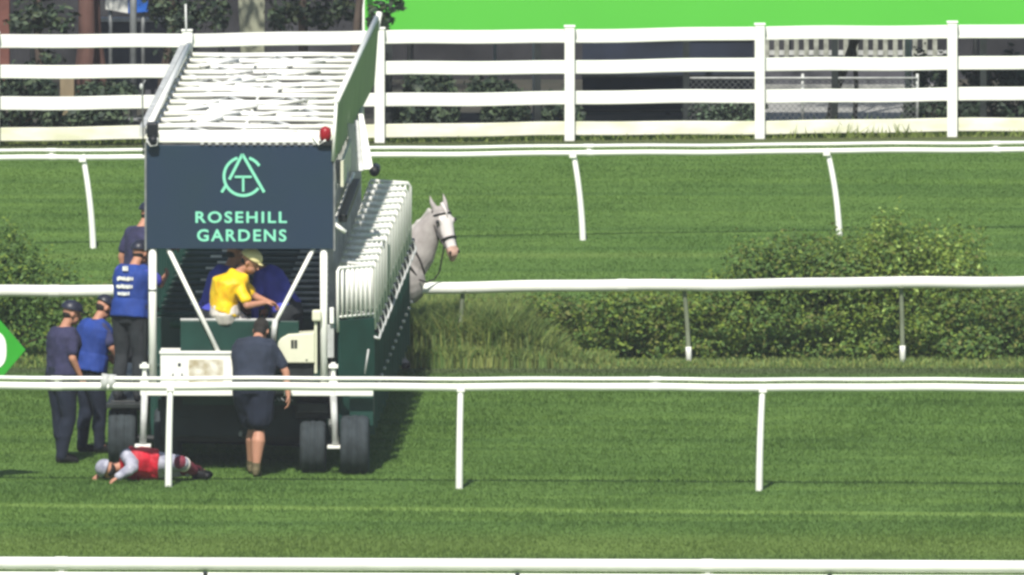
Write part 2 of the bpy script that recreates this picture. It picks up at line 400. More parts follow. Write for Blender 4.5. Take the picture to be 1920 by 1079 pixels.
def shrub(name, label, px0, px1, top, base, n, tints, m='leaf', depth=.8, size=.05, group=None, cat='shrub', nb=9, dy=0, hole=.25):
    p0, p1 = ground(px0, base), ground(px1, base); c = (p0+p1)/2; c.y += dy + (.9 if m == 'leaf' and depth > .6 else .45 if m == 'leaf' else 0)
    w = (p1.x-p0.x)/2; h = Q((px0+px1)/2, top, c.y).z
    root = empty(name, (c.x, c.y, 0), label=label, cat=cat, group=group)
    blobs = []
    for i in range(nb):
        fx = random.uniform(-.8,.8); hh = h*(1-.35*fx*fx)*random.uniform(.5,.82)
        sx = w*random.uniform(.22,.4); sz = h*random.uniform(.2,.34)
        blobs.append(((fx*(w-sx*.4), random.uniform(-.5,.5)*depth, min(hh, h-sz*.9)), (sx, depth*.5, sz)))
    for i in range(nb//2+3):
        blobs.append(((random.uniform(-.95,.95)*w, random.uniform(-.5,.1)*depth, h*.22), (w*.34, depth*.55, h*.27)))
    link_mesh('foliage', leaf_mesh(n, clump_sampler(blobs), size, tints=tints), M[m], root)
    bm = bmesh.new()
    for i in range(9):
        b = random.choice(blobs)[0]; s = Vector((random.uniform(-.25,.25)*w, random.uniform(-.2,.2), -.02)); e = Vector(b)*1.0; mid = (s+e)/2+Vector((random.uniform(-.1,.1),0,.05))
        tube(bm, [s, mid, e], .018, 5, .006)
    obj('stem', bm, M['stem'], root, smooth=True)
    return root
G1 = (.85,1.0,.85); G2 = (1.2,1.15,.65); G3 = (.7,.85,.8); G4 = (2.6,2.4,2.2); G5 = (1.2,.9,.85)
grp = 'shrubs along the far side of the gate track'
shrub('shrub', 'leafy green shrub at the left edge of the picture behind the people', -140, 165, 412, 684, 22000, (G1,G3,G3,G2), group=grp, nb=16)
shrub('shrub', 'low loose shrub behind the man in the blue bib, right of the leftmost shrub', 85, 350, 520, 684, 8000, (G2,G2,G1,G5), group=grp)
shrub('shrub', 'low scrub beside the tall grass, between the first two far rail posts', 900, 1270, 545, 686, 13000, (G1,G2,G5,G3), group=grp)
shrub('shrub', 'low thin scrub mixed into the tall grass, nearest to the grey horse', 830, 1080, 552, 680, 11000, (G2,G5,G1), group=grp, depth=.5)
shrub('shrub', 'yellow-green shrub just reaching the rail, left of the tallest shrubs', 1090, 1460, 498, 686, 24000, (G2,G1,G2,G3,G2,G1,G5), group=grp)
shrub('shrub', 'bushy dark green shrub rising above the rail, left half of the big clump', 1350, 1640, 418, 684, 27000, (G1,G3,G1,G2,G5,G2,G1,G3), group=grp, nb=15)
shrub('shrub', 'tallest yellowish shrub rising above the rail, right half of the big clump', 1540, 1880, 408, 684, 30000, (G2,G2,G1,G2,G3,G5,G1,G2,G2,G4), group=grp, nb=13)
shrub('shrub', 'dark shrub at the right edge of the picture, below the rail', 1730, 2060, 515, 686, 22000, (G3,G1,G5,G2,G1), group=grp, nb=15)
shrub('shrub', 'low olive undergrowth at the foot of the big clump of shrubs', 1390, 1720, 575, 682, 13000, (G1,G2,G5,G3), group=grp, depth=.4)
shrub('shrub', 'dense green shrub filling the middle of the big clump, behind the other two', 1480, 1760, 425, 672, 22000, (G1,G2,G3,G2,G1,G5), group=grp, nb=16)
# tall rank grass, one mass
def tall_grass():
    verts, faces, cols = [], [], []
    for i in range(42000):
        px = random.choice((random.uniform(700,1330), random.uniform(740,1130), random.uniform(-60,2000)))
        dens = 1 if px < 960 else max(.25, 1-(px-960)/170)
        base = random.uniform(655, 692) if px < 1250 else random.uniform(676, 691)
        if px < 350 and px > 200: continue
        p = ground(px, base); h = random.uniform(.4,.74)*dens
        if px > 1150 or px < 300: h = random.uniform(.02,.09)
        if base > 690: h *= .4
        l = Vector((random.gauss(0,.12), random.gauss(0,.12), 0)); a = random.uniform(0,3.14); s = Vector((math.cos(a), math.sin(a), 0))*.011
        k = len(verts); m_ = p + l*.4*h + Vector((0,0,h*.6)); t = p + l*2.6*h + Vector((0,0,h))
        verts += [p-s, p+s, m_+s*.8, m_-s*.8, t]; faces += [(k,k+1,k+2,k+3), (k+3,k+2,k+4)]
        b = random.uniform(.7,1.35); c = random.choice(((1,1,1),(1.2,1.1,.9),(.8,.95,.8),(1.35,1.15,1.0)))
        cols += [(c[0]*b, c[1]*b, c[2]*b, 1)]*7
    me = bpy.data.meshes.new('tall_grass'); me.from_pydata(verts, [], faces)
    at = me.color_attributes.new('tint', 'FLOAT_COLOR', 'CORNER'); at.data.foreach_set('color', [v for c in cols for v in c])
    tag(link_mesh('tall_grass', me, M['drygrass']), label='tall rank olive grass growing behind the single-bar rail', cat='grass', kind='stuff')
tall_grass()
def weeds():
    verts, faces, cols = [], [], []
    for i in range(9000):
        px = random.uniform(-60, 2000); b0 = 262 - px*.009
        hot = 1 if 1480 < px < 1730 else .0
        p = ground(px, b0+random.uniform(-3, 12)); h = random.uniform(.02,.10) + hot*random.random()**3*.16
        l = Vector((random.gauss(0,.5), random.gauss(0,.3), 0)); s = Vector((.012,0,0)); k = len(verts)
        verts += [p-s, p+s, p+l*h+Vector((0,0,h))]; faces.append((k,k+1,k+2)); b = random.uniform(.6,1.2)
        cols += [(b,b*.95,b*.7,1)]*3
    me = bpy.data.meshes.new('weeds'); me.from_pydata(verts, [], faces)
    at = me.color_attributes.new('tint', 'FLOAT_COLOR', 'CORNER'); at.data.foreach_set('color', [v for c in cols for v in c])
    tag(link_mesh('weeds', me, M['drygrass']), label='ragged weeds growing along the foot of the white four-rail fence', cat='weeds', kind='stuff')
weeds()
# mown turf blades over the whole course, one mass
def turf_blades(n=640000):
    import numpy as np
    rs = np.random.RandomState(4)
    yA, yB = ground(960, 1100).y, ground(960, 268).y
    Y = rs.uniform(yA, yB, n); X = rs.uniform(-6.4, 6.4, n) * (1 + (Y-yA)/400)
    lf = np.sin(X*.9+Y*.37)*np.sin(X*.31-Y*.83+1)+np.sin(X*2.3+Y*1.1)*np.sin(Y*1.9-X*.7)
    Hh = (.029+.008*lf)*rs.uniform(.5,1.3,n)*np.where(Y > 14, .6, 1); Hh = np.clip(Hh, .012, .07)
    a = rs.uniform(0, np.pi, n); w = .0055*rs.uniform(.6,1.4,n); lx = rs.normal(0,.4,n)*Hh; ly = rs.normal(0,.4,n)*Hh
    co = np.zeros((n,3,3), dtype=np.float32)
    co[:,0,0] = X-np.cos(a)*w; co[:,0,1] = Y-np.sin(a)*w
    co[:,1,0] = X+np.cos(a)*w; co[:,1,1] = Y+np.sin(a)*w
    co[:,2,0] = X+lx; co[:,2,1] = Y+ly; co[:,2,2] = Hh
    me = bpy.data.meshes.new('turf_grass'); me.vertices.add(n*3); me.vertices.foreach_set('co', co.ravel())
    me.loops.add(n*3); me.loops.foreach_set('vertex_index', np.arange(n*3, dtype=np.int32))
    me.polygons.add(n); me.polygons.foreach_set('loop_start', np.arange(0, n*3, 3, dtype=np.int32)); me.update(calc_edges=True)
    m = M['turf'].copy(); m.name = 'turf_blade'; t = m.node_tree; b = t.nodes['Principled BSDF']
    tr = t.nodes.new('ShaderNodeBsdfTranslucent'); ms = t.nodes.new('ShaderNodeMixShader'); ms.inputs[0].default_value = .45
    t.links.new(b.inputs['Base Color'].links[0].from_socket, tr.inputs[0]); t.links.new(b.outputs[0], ms.inputs[1]); t.links.new(tr.outputs[0], ms.inputs[2])
    t.links.new(ms.outputs[0], t.nodes['Material Output'].inputs[0])
    tag(link_mesh('turf_grass', me, m), label='short mown green grass of the racecourse turf', cat='grass', kind='stuff')
# ------------------------------------------------------------------ behind the fence
def on(px, py): return ground(px, py)
def bgbox(name, label, cat, px0, px1, ytop, ybase, m, th=.3, parent=None, bevel=.01, group=None, zb=None):
    p0, p1 = ground(px0, ybase), ground(px1, ybase); c = (p0+p1)/2; h = Q((px0+px1)/2, ytop, c.y).z
    root = empty(name, (c.x, c.y, 0), label=label, cat=cat, group=group)
    return root, p1.x-p0.x, h
# shade cloth screen closing the view
b0 = ground(960, 150)
scr = empty('shade_screen', (0, b0.y, 0), label='long dark shade cloth screen behind the trees and the white fence', cat='screen')
bm = bmesh.new(); n = 60
for i in range(n):
    x0, x1 = -9+18*i/n, -9+18*(i+1)/n
    y0, y1 = .05*math.sin(i*1.7), .05*math.sin((i+1)*1.7)
    vs = [bm.verts.new(p) for p in ((x0,y0,0),(x1,y1,0),(x1,y1,4.2),(x0,y0,4.2))]; bm.faces.new(vs)
bmesh.ops.remove_doubles(bm, verts=bm.verts, dist=1e-4)
o = obj('cloth', bm, M['darkscreen'], scr); o.modifiers.new('s','SOLIDIFY').thickness = .01
for i in range(8):
    bm = bmesh.new(); tube(bm, [(-8.5+2.4*i, -.08, 0), (-8.5+2.4*i, -.08, 4.3)], .035); obj('post', bm, M['grey'], scr, smooth=True)
# green hoarding
hb = ground(960, 241); hY = hb.y
hx0, hx1 = Q(684, 30, hY).x, 8.0; hz = Q(960, 63, hY).z
hoard = empty('hoarding', ((hx0+hx1)/2, hY, 0), label='huge plain bright green hoarding above the back fence', cat='hoarding')
bm = bmesh.new(); w = (hx1-hx0)/2; box2(bm, (-w, -.03, hz), (w, .03, hz+1.9)); obj('board', bm, M['signgreen'], hoard)
bm = bmesh.new(); box2(bm, (-w-.03, -.05, hz), (-w-.002, .05, hz+1.9)); obj('edge_trim', bm, M['white'], hoard)
for i in range(6):
    bm = bmesh.new(); x = -w+.3+i*(2*w-.6)/5; box2(bm, (x-.04, .04, 0), (x+.04, .12, hz+1.9)); obj('post', bm, M['dark'], hoard)
# trees
def trunk_pts(px_b, py_b, px_t, py_t, ext=1.5):
    b = ground(px_b, py_b); t = Q(px_t, py_t, b.y); d = t-b; return b, d*(1+ext/max(.5, d.length))
def tree(label, px_b, py_b, px_t, py_t, r, bark, crown=None, cx=0, name='tree', group='trees behind the white fence'):
    b, d = trunk_pts(px_b, py_b, px_t, py_t, 2.2)
    root = empty(name, b, label=label, cat='tree', group=group)
    bm = bmesh.new(); pts = [Vector((0,0,-.05))]
    for k in range(1, 9):
        s = k/8; pts.append(d*s + Vector((.04*math.sin(k*1.3+px_b), .03*math.cos(k*2.1), 0)))
    tube(bm, pts, r*1.15, 10, r*.6)
    obj('trunk', bm, M[bark], root, smooth=True)
    top = pts[-1]
    bm = bmesh.new()
    for k in range(5):
        a = k*1.25+px_b; e = top + Vector((math.cos(a)*.9, math.sin(a)*.6, .5+.2*k)); tube(bm, [top*(.75+.05*k), (top+e)/2+Vector((0,0,.1)), e], r*.35, 6, r*.1)
    obj('limb', bm, M[bark], root, smooth=True)
    blobs = [((top.x+cx+random.uniform(-1,1), top.y+random.uniform(-.6,.6), top.z+random.uniform(.3,1.4)), (.7,.6,.45)) for _ in range(9)]
    if crown:
        for (px, py, rx, rz) in crown:
            q = Q(px, py, b.y)-b; blobs += [((q.x, q.y+random.uniform(-.1,.1), q.z), (rx, .3, rz))]*3
    link_mesh('crown', leaf_mesh(3800 if crown else 2400, clump_sampler(blobs), .09, tints=(G1,G2,G3,G3,(2.6,2.6,2.2))), M['leafdark'], root)
tree('red-brown trunk left of the blue and white sign board', 150, 205, 162, 0, .11, 'redbark')
tree('second red-brown trunk, close beside the blue and white sign board', 190, 200, 182, 0, .07, 'redbark')
tree('dark leafy tree left of the pale concrete pillar', 300, 212, 320, 10, .05, 'bark', crown=((330,30,.3,.22),(370,20,.3,.2),(300,10,.25,.2),(410,28,.16,.25),(340,100,.3,.12)))
tree('dark leafy tree right of the pale concrete pillar', 560, 208, 575, 0, .06, 'bark', crown=((540,18,.32,.2),(600,25,.35,.22),(655,10,.25,.2),(520,40,.14,.12)))
tree('dark leafy tree in the far left of the picture', 70, 214, 75, 5, .05, 'bark', crown=((65,25,.28,.25),(110,35,.22,.2),(40,45,.2,.15),(90,110,.22,.12)))
tree('leaning dark trunk on the pale paving', 1556, 224, 1600, 70, .055, 'bark')
tree('thin dark upright trunk beside the leaning one', 1602, 226, 1598, 70, .028, 'bark')
tree('tree whose green branch hangs over the left end of the hoarding', 668, 250, 672, 30, .05, 'bark', cx=-1.6, crown=((708,22,.16,.16),(722,40,.11,.12),(735,8,.16,.1),(700,50,.1,.1)))
# low plants between the fence rails
def dark_shrub(label, px0, px1, top, base, n, tint=(G1,G3,(2.2,2.2,1.8)), size=.09):
    shrub('shrub', label, px0, px1, top, base, n, tint, m='leafdark', depth=.5, size=size, group='dark shrubs behind the white fence', nb=7)
dark_shrub('dark shrub behind the fence at the far left edge', -30, 110, 120, 236, 2200)
dark_shrub('dark shrub behind the fence, above the leaning man at left', 120, 290, 150, 236, 2400)
dark_shrub('grey-green shrub behind the fence just right of the gate roof', 730, 860, 128, 238, 2600)
dark_shrub('grey-green shrub behind the fence left of the grey pole', 850, 990, 138, 236, 2600)
dark_shrub('small dark shrub at the foot of the second fence post', 1015, 1090, 160, 236, 1500, size=.07)
dark_shrub('speckled twiggy shrub at the right end of the navy screen', 1270, 1440, 178, 238, 2600, tint=((1,1,1),(3.5,3.6,3.4),(.7,.8,.8)), size=.06)
dark_shrub('dark shrub behind the fence right of the pale paving', 1700, 1800, 90, 232, 2600, tint=(G1,G3,(3,3,2.8)), size=.07)
dark_shrub('dark shrub behind the fence at the right edge of the picture', 1800, 1960, 92, 230, 3000, tint=(G1,G3,G3))
# grey poles
for k, (px, lab) in enumerate(((1005, 'grey pole behind the fence left of the second post'), (1703, 'grey pole behind the fence beside the pale paving'), (250, 'grey pole behind the fence near the gate roof'), (928, 'thin grey pole behind the fence among grey-green shrubs'))):
    b = ground(px, 226); root = empty('pole', b, label=lab, cat='pole', group='grey poles behind the fence')
    bm = bmesh.new(); tube(bm, [(0,0,0), (0,0,1.25 if k < 2 or k == 3 else 2.6)], .045 if k < 3 else .02, 12); obj('shaft', bm, M['greywhite'] if k < 2 else M['grey'], root, smooth=True)
    bm = bmesh.new(); box(bm, (0,0,.015), (.2,.2,.03)); obj('base_plate', bm, M['grey'], root, bevel=.004)
# concrete pillar
b = ground(473, 190); root = empty('pillar', b, label='pale green-grey concrete pillar rising behind the gate roof', cat='pillar')
zt_ = Q(473, -60, b.y).z
bm = bmesh.new(); prism(bm, [(-.12,0),(.15,0),(.17,zt_+.6),(-.22,zt_+.6)], -.15, .15); obj('column', bm, M['concrete'], root, bevel=.02)
bm = bmesh.new(); box(bm, (0,0,.08), (.5,.45,.16)); obj('footing', bm, M['concrete'], root, bevel=.02)
# brick pier
b = ground(2, 200); root = empty('brick_pier', b, label='red brick pier at the top left corner of the picture', cat='pier')
bm = bmesh.new(); box2(bm, (-.25,-.15,0), (.11,.15,2.2)); obj('pier', bm, M['brick'], root, bevel=.01)
bm = bmesh.new(); box2(bm, (-.29,-.19,2.2), (.15,.19,2.28)); obj('coping', bm, M['concrete'], root, bevel=.01)
# timber stump post
b = ground(126, 232); root = empty('timber_post', b, label='pale timber post behind the fence at left', cat='post')
zt_ = Q(126, 142, b.y).z
bm = bmesh.new(); box2(bm, (-.09,-.08,0), (.09,.08,zt_)); obj('timber', bm, M['timber'], root, bevel=.015)
bm = bmesh.new(); box2(bm, (-.1,-.09,zt_+.001), (.1,.09,zt_+.02)); obj('cap', bm, M['grey'], root, bevel=.004)
# blue and white board
b = ground(238, 196); root = empty('sign_board', b, label='blue and white board on posts among the trunks at upper left', cat='board')
za = Q(238, 22, b.y).z; x1, x2, x3 = (Q(p, 20, b.y).x-b.x for p in (198, 240, 277))
bm = bmesh.new(); prism(bm, [(x1,za+.03),(x2,za-.02),(x2,za+.5),(x1-.03,za+.5)], -.03, .01); obj('white_panel', bm, M['white'], root)
bm = bmesh.new(); prism(bm, [(x2+.002,za-.02),(x3,za+.0),(x3,za+.5),(x2+.002,za+.5)], -.03, .01); obj('blue_panel', bm, M['bluepaint'], root)
for x in (x1+.06, x3-.06):
    bm = bmesh.new(); tube(bm, [(x,.05,0),(x,.05,za+.45)], .025); obj('post', bm, M['grey'], root, smooth=True)
# low grey wall at upper left
b = ground(225, 186); root = empty('low_wall', b, label='low grey rendered wall below the blue and white board', cat='wall')
bm = bmesh.new(); box2(bm, (-.25,-.08,0), (.95,.08,.98)); obj('wall', bm, M['greywall'], root, bevel=.01)
bm = bmesh.new(); box2(bm, (-.28,-.1,.981), (.98,.1,1.03)); obj('coping', bm, M['greywhite'], root, bevel=.006)
# navy screen panel
b = ground(1248, 216); root = empty('screen_panel', b, label='long low navy screen between the second and third fence posts', cat='screen')
xa, xb_ = Q(1092, 100, b.y).x-b.x, Q(1412, 100, b.y).x-b.x; zt_ = Q(1248, 70, b.y).z
bm = bmesh.new(); box2(bm, (xa,-.02,.05), (xb_,.02,zt_)); obj('panel', bm, M['navypanel'], root)
bm = bmesh.new()
for z in (.05, zt_*.5, zt_): box2(bm, (xa-.01,-.06,z-.02), (xb_+.01,-.022,z+.02))
obj('frame', bm, M['dark'], root)
for i in range(3):
    x = xa+.05+(xb_-xa-.1)*i/2; bm = bmesh.new(); box2(bm, (x-.03,.025,0),(x+.03,.085,zt_+.1)); obj('post', bm, M['dark'], root)
M['picketgrey'] = mat('greyed_picket_paint', (.36,.37,.31), .8, .25, 14)
# picket barrier and grey wall above the pale paving
b = ground(1600, 176); root = empty('picket_fence', b, label='pale picket fence on a grey wall beyond the leaning trunk', cat='fence')
xa, xb_ = Q(1432, 100, b.y).x-b.x, Q(1775, 100, b.y).x-b.x
z1, z2 = Q(1578, 158, b.y).z, Q(1578, 114, b.y).z
bm = bmesh.new(); box2(bm, (xa,-.06,0), (xb_,.06,z2)); obj('wall', bm, M['greywall'], root, bevel=.01)
bm = bmesh.new(); box2(bm, (xa,-.1,0), (xb_,-.062,z1)); obj('plinth', bm, M['palegrey'], root, bevel=.006)
i = 0; x = xa+.04
while x < xb_-.03 and i < 40:
    bm = bmesh.new(); h = z2+.62; 
    if not (.95 < x-xa < 1.03): 
        box2(bm, (x-.033,-.03,z2+.001), (x+.028,-.01,h)); obj('picket', bm, M['picketgrey'], root, bevel=.004)
    else: bm.free()
    x += .125; i += 1
for z in (z2+.1, z2+.5):
    bm = bmesh.new(); box2(bm, (xa,-.008,z-.03), (xb_,.03,z+.03)); obj('crossbar', bm, M['greywhite'], root)
# wire mesh fence in front of the paving
b = ground(1400, 240); root = empty('mesh_fence', b, label='chain-link mesh fence in front of the pale paving', cat='fence')
bm = bmesh.new(); x0 = Q(1290, 200, b.y).x-b.x; x1 = Q(1720, 200, b.y).x-b.x; H = .62; s = .075
k = 0; x = x0-H
while x < x1:
    for sg in (1,-1):
        a0, a1 = x, x+H; za, zb2 = (0,H) if sg > 0 else (H,0)
        pa, pb = max(a0, x0), min(a1, x1)
        if pb > pa:
            f = lambda q: za+(zb2-za)*(q-a0)/(a1-a0)
            tube(bm, [(pa, .004*sg, f(pa)), (pb, .004*sg, f(pb))], .0028, 4)
    x += s
obj('mesh', bm, M['grey'], root)
for x in (x0, (x0+x1)/2, x1):
    bm = bmesh.new(); tube(bm, [(x,.03,0),(x,.03,H+.05)], .018); obj('post', bm, M['greywhite'], root, smooth=True)
bm = bmesh.new(); tube(bm, [(x0,.0,H),(x1,.0,H)], .012); obj('top_wire', bm, M['greywhite'], root, smooth=True)

# ------------------------------------------------------------------ starting gate
GP = ground(275, 888); GR = R(-1.3)
gate = empty('starting_gate', GP, GR, label='white and dark green horse racing starting gate with navy name board', cat='starting gate')
GM = Matrix.Translation(GP) @ Matrix.Rotation(GR, 4, 'Z'); GI = GM.inverted()
def G(px, py, yl):
    o = GI @ CAM; d = GI.to_3x3() @ ray(px, py); t = (yl-o.y)/d.y; return o + d*t
def gx(px, yl=0): return G(px, 600, yl).x
def gz(py, yl=0): return G(450, py, yl).z
def gp(name, bm, m, parent=None, **k): return obj(name, bm, M[m] if isinstance(m, str) else m, parent or gate, **k)
LEN = 12.4; NS = 14; PW = LEN/NS
ztop = gz(262)
# name board
a, b = G(275, 272, 0), G(625, 467, 0)
bm = bmesh.new(); box2(bm, (a.x, -.025, b.z), (b.x, .025, a.z)); board = gp('name_board', bm, 'navy', bevel=.004)
bm = bmesh.new()
for (p, q) in (((a.x-.022,b.z-.02),(a.x-.001,a.z+.02)), ((b.x+.001,b.z-.02),(b.x+.022,a.z+.02))): box2(bm, (p[0],-.035,p[1]), (q[0],.03,q[1]))
gp('board_trim', bm, 'grey', board)
def text(s, px0, px1, py0, py1, parent, m, yl=-.027, bold=.022, sp=1.22):
    cu = bpy.data.curves.new('t', 'FONT'); cu.body = s; cu.offset = bold; cu.space_character = sp; cu.extrude = .01; cu.resolution_u = 4
    o = bpy.data.objects.new('t', cu); C.objects.link(o); dg = bpy.context.evaluated_depsgraph_get(); dg.update()
    me = bpy.data.meshes.new_from_object(o.evaluated_get(dg)); bpy.data.objects.remove(o); bpy.data.curves.remove(cu)
    xs = [v.co.x for v in me.vertices]; ys = [v.co.y for v in me.vertices]
    p0, p1 = G(px0, py1, yl), G(px1, py0, yl)
    sx = (p1.x-p0.x)/(max(xs)-min(xs)); sz = (p1.z-p0.z)/(max(ys)-min(ys))
    for v in me.vertices: v.co = Vector((p0.x+(v.co.x-min(xs))*sx, yl-v.co.z*.2, p0.z+(v.co.y-min(ys))*sz))
    me.name = 'lettering'; me.materials.clear(); me.materials.append(M[m]); o = bpy.data.objects.new('lettering', me); C.objects.link(o); o.parent = parent; return o
text('ROSEHILL', 366.5, 538, 397, 418.5, board, 'mint')
text('GARDENS', 369.5, 537, 430.5, 453, board, 'mint')
# emblem: ring, tall A, small T
def stroke(bm, pts, w, yl=-.027, th=.004):
    P = [G(x, y, yl) for x, y in pts]; n = len(P); L_, R_ = [], []
    for i in range(n):
        d = (P[min(i+1,n-1)]-P[max(i-1,0)]); d = Vector((d.x,0,d.z)).normalized(); nn = Vector((-d.z,0,d.x))*w/2
        L_.append(P[i]+nn); R_.append(P[i]-nn)
    for i in range(n-1):
        q = [L_[i],L_[i+1],R_[i+1],R_[i]]
        f = [bm.verts.new((v.x, yl, v.z)) for v in q]; g = [bm.verts.new((v.x, yl-th, v.z)) for v in q]
        bm.faces.new(f); bm.faces.new(g[::-1])
        for k in range(4): bm.faces.new((f[k], f[(k+1)%4], g[(k+1)%4], g[k]))
def arc(cx, cy, r, a0, a1, n=26): return [(cx+r*math.cos(R(a0+(a1-a0)*i/n)), cy-r*math.sin(R(a0+(a1-a0)*i/n))) for i in range(n+1)]
bm = bmesh.new(); lw = .030
stroke(bm, arc(456, 331, 36, 107, 322), lw)
stroke(bm, arc(456, 331, 36, 33, 72, 8), lw)
stroke(bm, [(454.5,289.5),(430,337)], lw, -.032); stroke(bm, [(423,349),(415.5,361)], lw, -.032)
stroke(bm, [(454.5,289.5),(495.5,361)], lw, -.032)
stroke(bm, [(440,332),(472,332)], lw*.8, -.037); stroke(bm, [(456,332),(456,360)], lw*.8, -.037)
gp('emblem', bm, 'mint', board)
# portal posts and braces
def gtube(name, pts, r, m, seg=12, parent=None): bm = bmesh.new(); tube(bm, pts, r, seg); return gp(name, bm, m, parent, smooth=True)
zb_ = gz(469)
gtube('post', [(gx(286),.03,gz(735)), (gx(286),.03,zb_+.2)], .043, 'white')
gtube('post', [(gx(607),.03,gz(740)), (gx(607),.03,zb_+.2)], .04, 'white')
gtube('post_sleeve', [(gx(286),.03,gz(543)), (gx(286),.03,gz(546))], .05, 'grey')
gtube('brace', [G(315,466,.02), G(430,702,.02)], .024, 'white')
gtube('brace', [G(588,466,.02), G(526,586,.02), G(510,616,.02)], .022, 'white')
gtube('brace_foot', [G(516,600,.0), G(512,640,.0)], .03, 'greywhite')
# deck, front beam, chassis
zd = gz(728)
bm = bmesh.new(); box2(bm, (gx(263), -.05, gz(742)), (gx(437), .0, zd+.01)); gp('front_beam', bm, 'white', bevel=.008)
bm = bmesh.new(); box2(bm, (gx(532), -.05, gz(742)), (gx(700), .0, zd+.01)); gp('front_beam', bm, 'white', bevel=.008)
bm = bmesh.new(); box2(bm, (gx(268), .002, zd-.06), (gx(640), .5, zd)); gp('deck', bm, 'grey')
bm = bmesh.new(); box2(bm, (gx(340), .3, gz(764)), (gx(560), .42, gz(745))); box2(bm, (.1, .5, .62), (.22, LEN, .74)); box2(bm, (1.72, .5, .62), (1.84, LEN, .74)); gp('chassis_rail', bm, 'gategreen')
for i in range(6):
    bm = bmesh.new(); y = .5+i*2.2; box2(bm, (.2, y, .3), (1.75, y+.1, .42)); gp('cross_member', bm, 'dark')
bm = bmesh.new()
for i in range(14): caps(bm, (gx(440+i*8, -.02), -.02, zd-.11), .009, (gx(444+i*8, -.02), -.02, zd-.13), .009, 6)
gp('coupling_chain', bm, 'grey')
# stalls
for i in range(NS):
    y = 1.15+i*(LEN-1.3)/NS
    bm = bmesh.new(); box2(bm, (.06, y-.03, .22), (1.93, y+.03, 1.57))
    for z in (.55, 1.05): box2(bm, (.06, y-.045, z-.02), (1.93, y-.031, z+.02))
    part = gp('stall_partition', bm, 'gategreen', bevel=.006)
    bm = bmesh.new(); tube(bm, [(.02, y, 1.60), (1.95, y, 1.60)], .022); gp('top_bar', bm, 'gategreen', part, smooth=True)
    bm = bmesh.new(); tube(bm, [(1.35, y-.04, 1.64), (1.9, y-.04, 1.64)], .014, 8); gp('grip_bar', bm, 'greywhite', part, smooth=True)
    bm = bmesh.new(); caps(bm, (.25, y-.06, 1.50), .05, (1.2, y-.06, 1.5), .05, 10); gp('padding', bm, 'pad', part, smooth=True)
    for x in (.03, 1.92):
        bm = bmesh.new(); box2(bm, (x-.03, y-.03, .3), (x+.03, y+.03, ztop-.08)); gp('stall_upright', bm, 'gategreen' if x < 1 else 'greywhite', bevel=.005)
    # rear frame bars in the mouth of each stall
    bm = bmesh.new(); box2(bm, (.5-.1*(i%2), y-.06, 1.64), (.62-.1*(i%2), y-.03, 1.66)); gp('name_plate', bm, 'white', part)
# front doors
xL, xT = 2.02, gx(700)
zt2, zm2, zb2, zl = gz(505), gz(596), .38, gz(625)
for i in range(NS):
    y0 = .12+i*PW*.985; ym = y0+PW*.47; y1 = y0+PW*.94
    for (ya, yb) in ((y0, ym-.012), (y1, ym+.012)):
        A, B = Vector((xL, ya, 0)), Vector((xT+.075*i/13, yb, 0)); d = B-A
        bm = bmesh.new(); Z = lambda z: Vector((0,0,z))
        tube(bm, [A+Z(zl), A+Z(zt2-.03), A+d*.04+Z(zt2), B-d*.06+Z(zt2), B+Z(zt2-.04), B+Z(zl)], .018, 8)
        tube(bm, [A+Z(zm2+.0), B+Z(zm2+.0)], .012, 6)
        for k in range(1, 8): tube(bm, [A+d*k/8+Z(zm2-.02), A+d*k/8+Z(zt2)], .0155, 6)
        dr = gp('stall_door', bm, 'white', smooth=True)
        bm = bmesh.new(); nn = Vector((d.y,-d.x,0)).normalized()*.018
        vs = [bm.verts.new(v) for v in (A+d*.03+nn+Z(zb2), B-d*.03+nn+Z(zb2), B-d*.03+nn+Z(zm2-.04), A+d*.03+nn+Z(zm2-.04), A+d*.03-nn+Z(zb2), B-d*.03-nn+Z(zb2), B-d*.03-nn+Z(zm2-.04), A+d*.03-nn+Z(zm2-.04))]
        for f in ((0,1,2,3),(7,6,5,4),(0,4,5,1),(1,5,6,2),(2,6,7,3),(3,7,4,0)): bm.faces.new([vs[j] for j in f])
        gp('door_panel', bm, 'gategreen', dr, bevel=.004)
        if ya < yb:
            bm = bmesh.new(); z = gz(628)
            tube(bm, [B+Z(z-.06)+Vector((.0,-.05,0)), B+Z(z-.085)+Vector((.045,0,0)), B+Z(z-.03)+Vector((.06,.12,0)), B+Z(z+.06)+Vector((.02,.1,0)), B+Z(z+.03)+Vector((-.03,.0,0)), B+Z(z-.03)+Vector((-.02,.0,0))], .015, 6)
            gp('latch', bm, 'greywhite', dr, smooth=True)
            bm = bmesh.new(); box(bm, B+Z(z+.02)+Vector((.01,.2,0)), (.07,.2,.10)); gp('bumper', bm, 'black', dr, bevel=.01)
            bm = bmesh.new(); ell(bm, B+Z(.86)+Vector((.015,.0,0)), (.02,.02,.02), seg=8); gp('bolt', bm, 'greywhite', dr, smooth=True)
# skirt under the doors
bm = bmesh.new(); box2(bm, (gx(655), .1, gz(800)), (gx(700,.1), .14, gz(744))); gp('mud_flap', bm, 'gategreen', bevel=.006)
bm = bmesh.new(); box2(bm, (1.96, .2, .95), (2.0, LEN, 1.62)); gp('side_sill', bm, 'gategreen')
gtube('release_rod', [G(684,702,.06), G(691,655,.06)], .011, 'greywhite', 8)
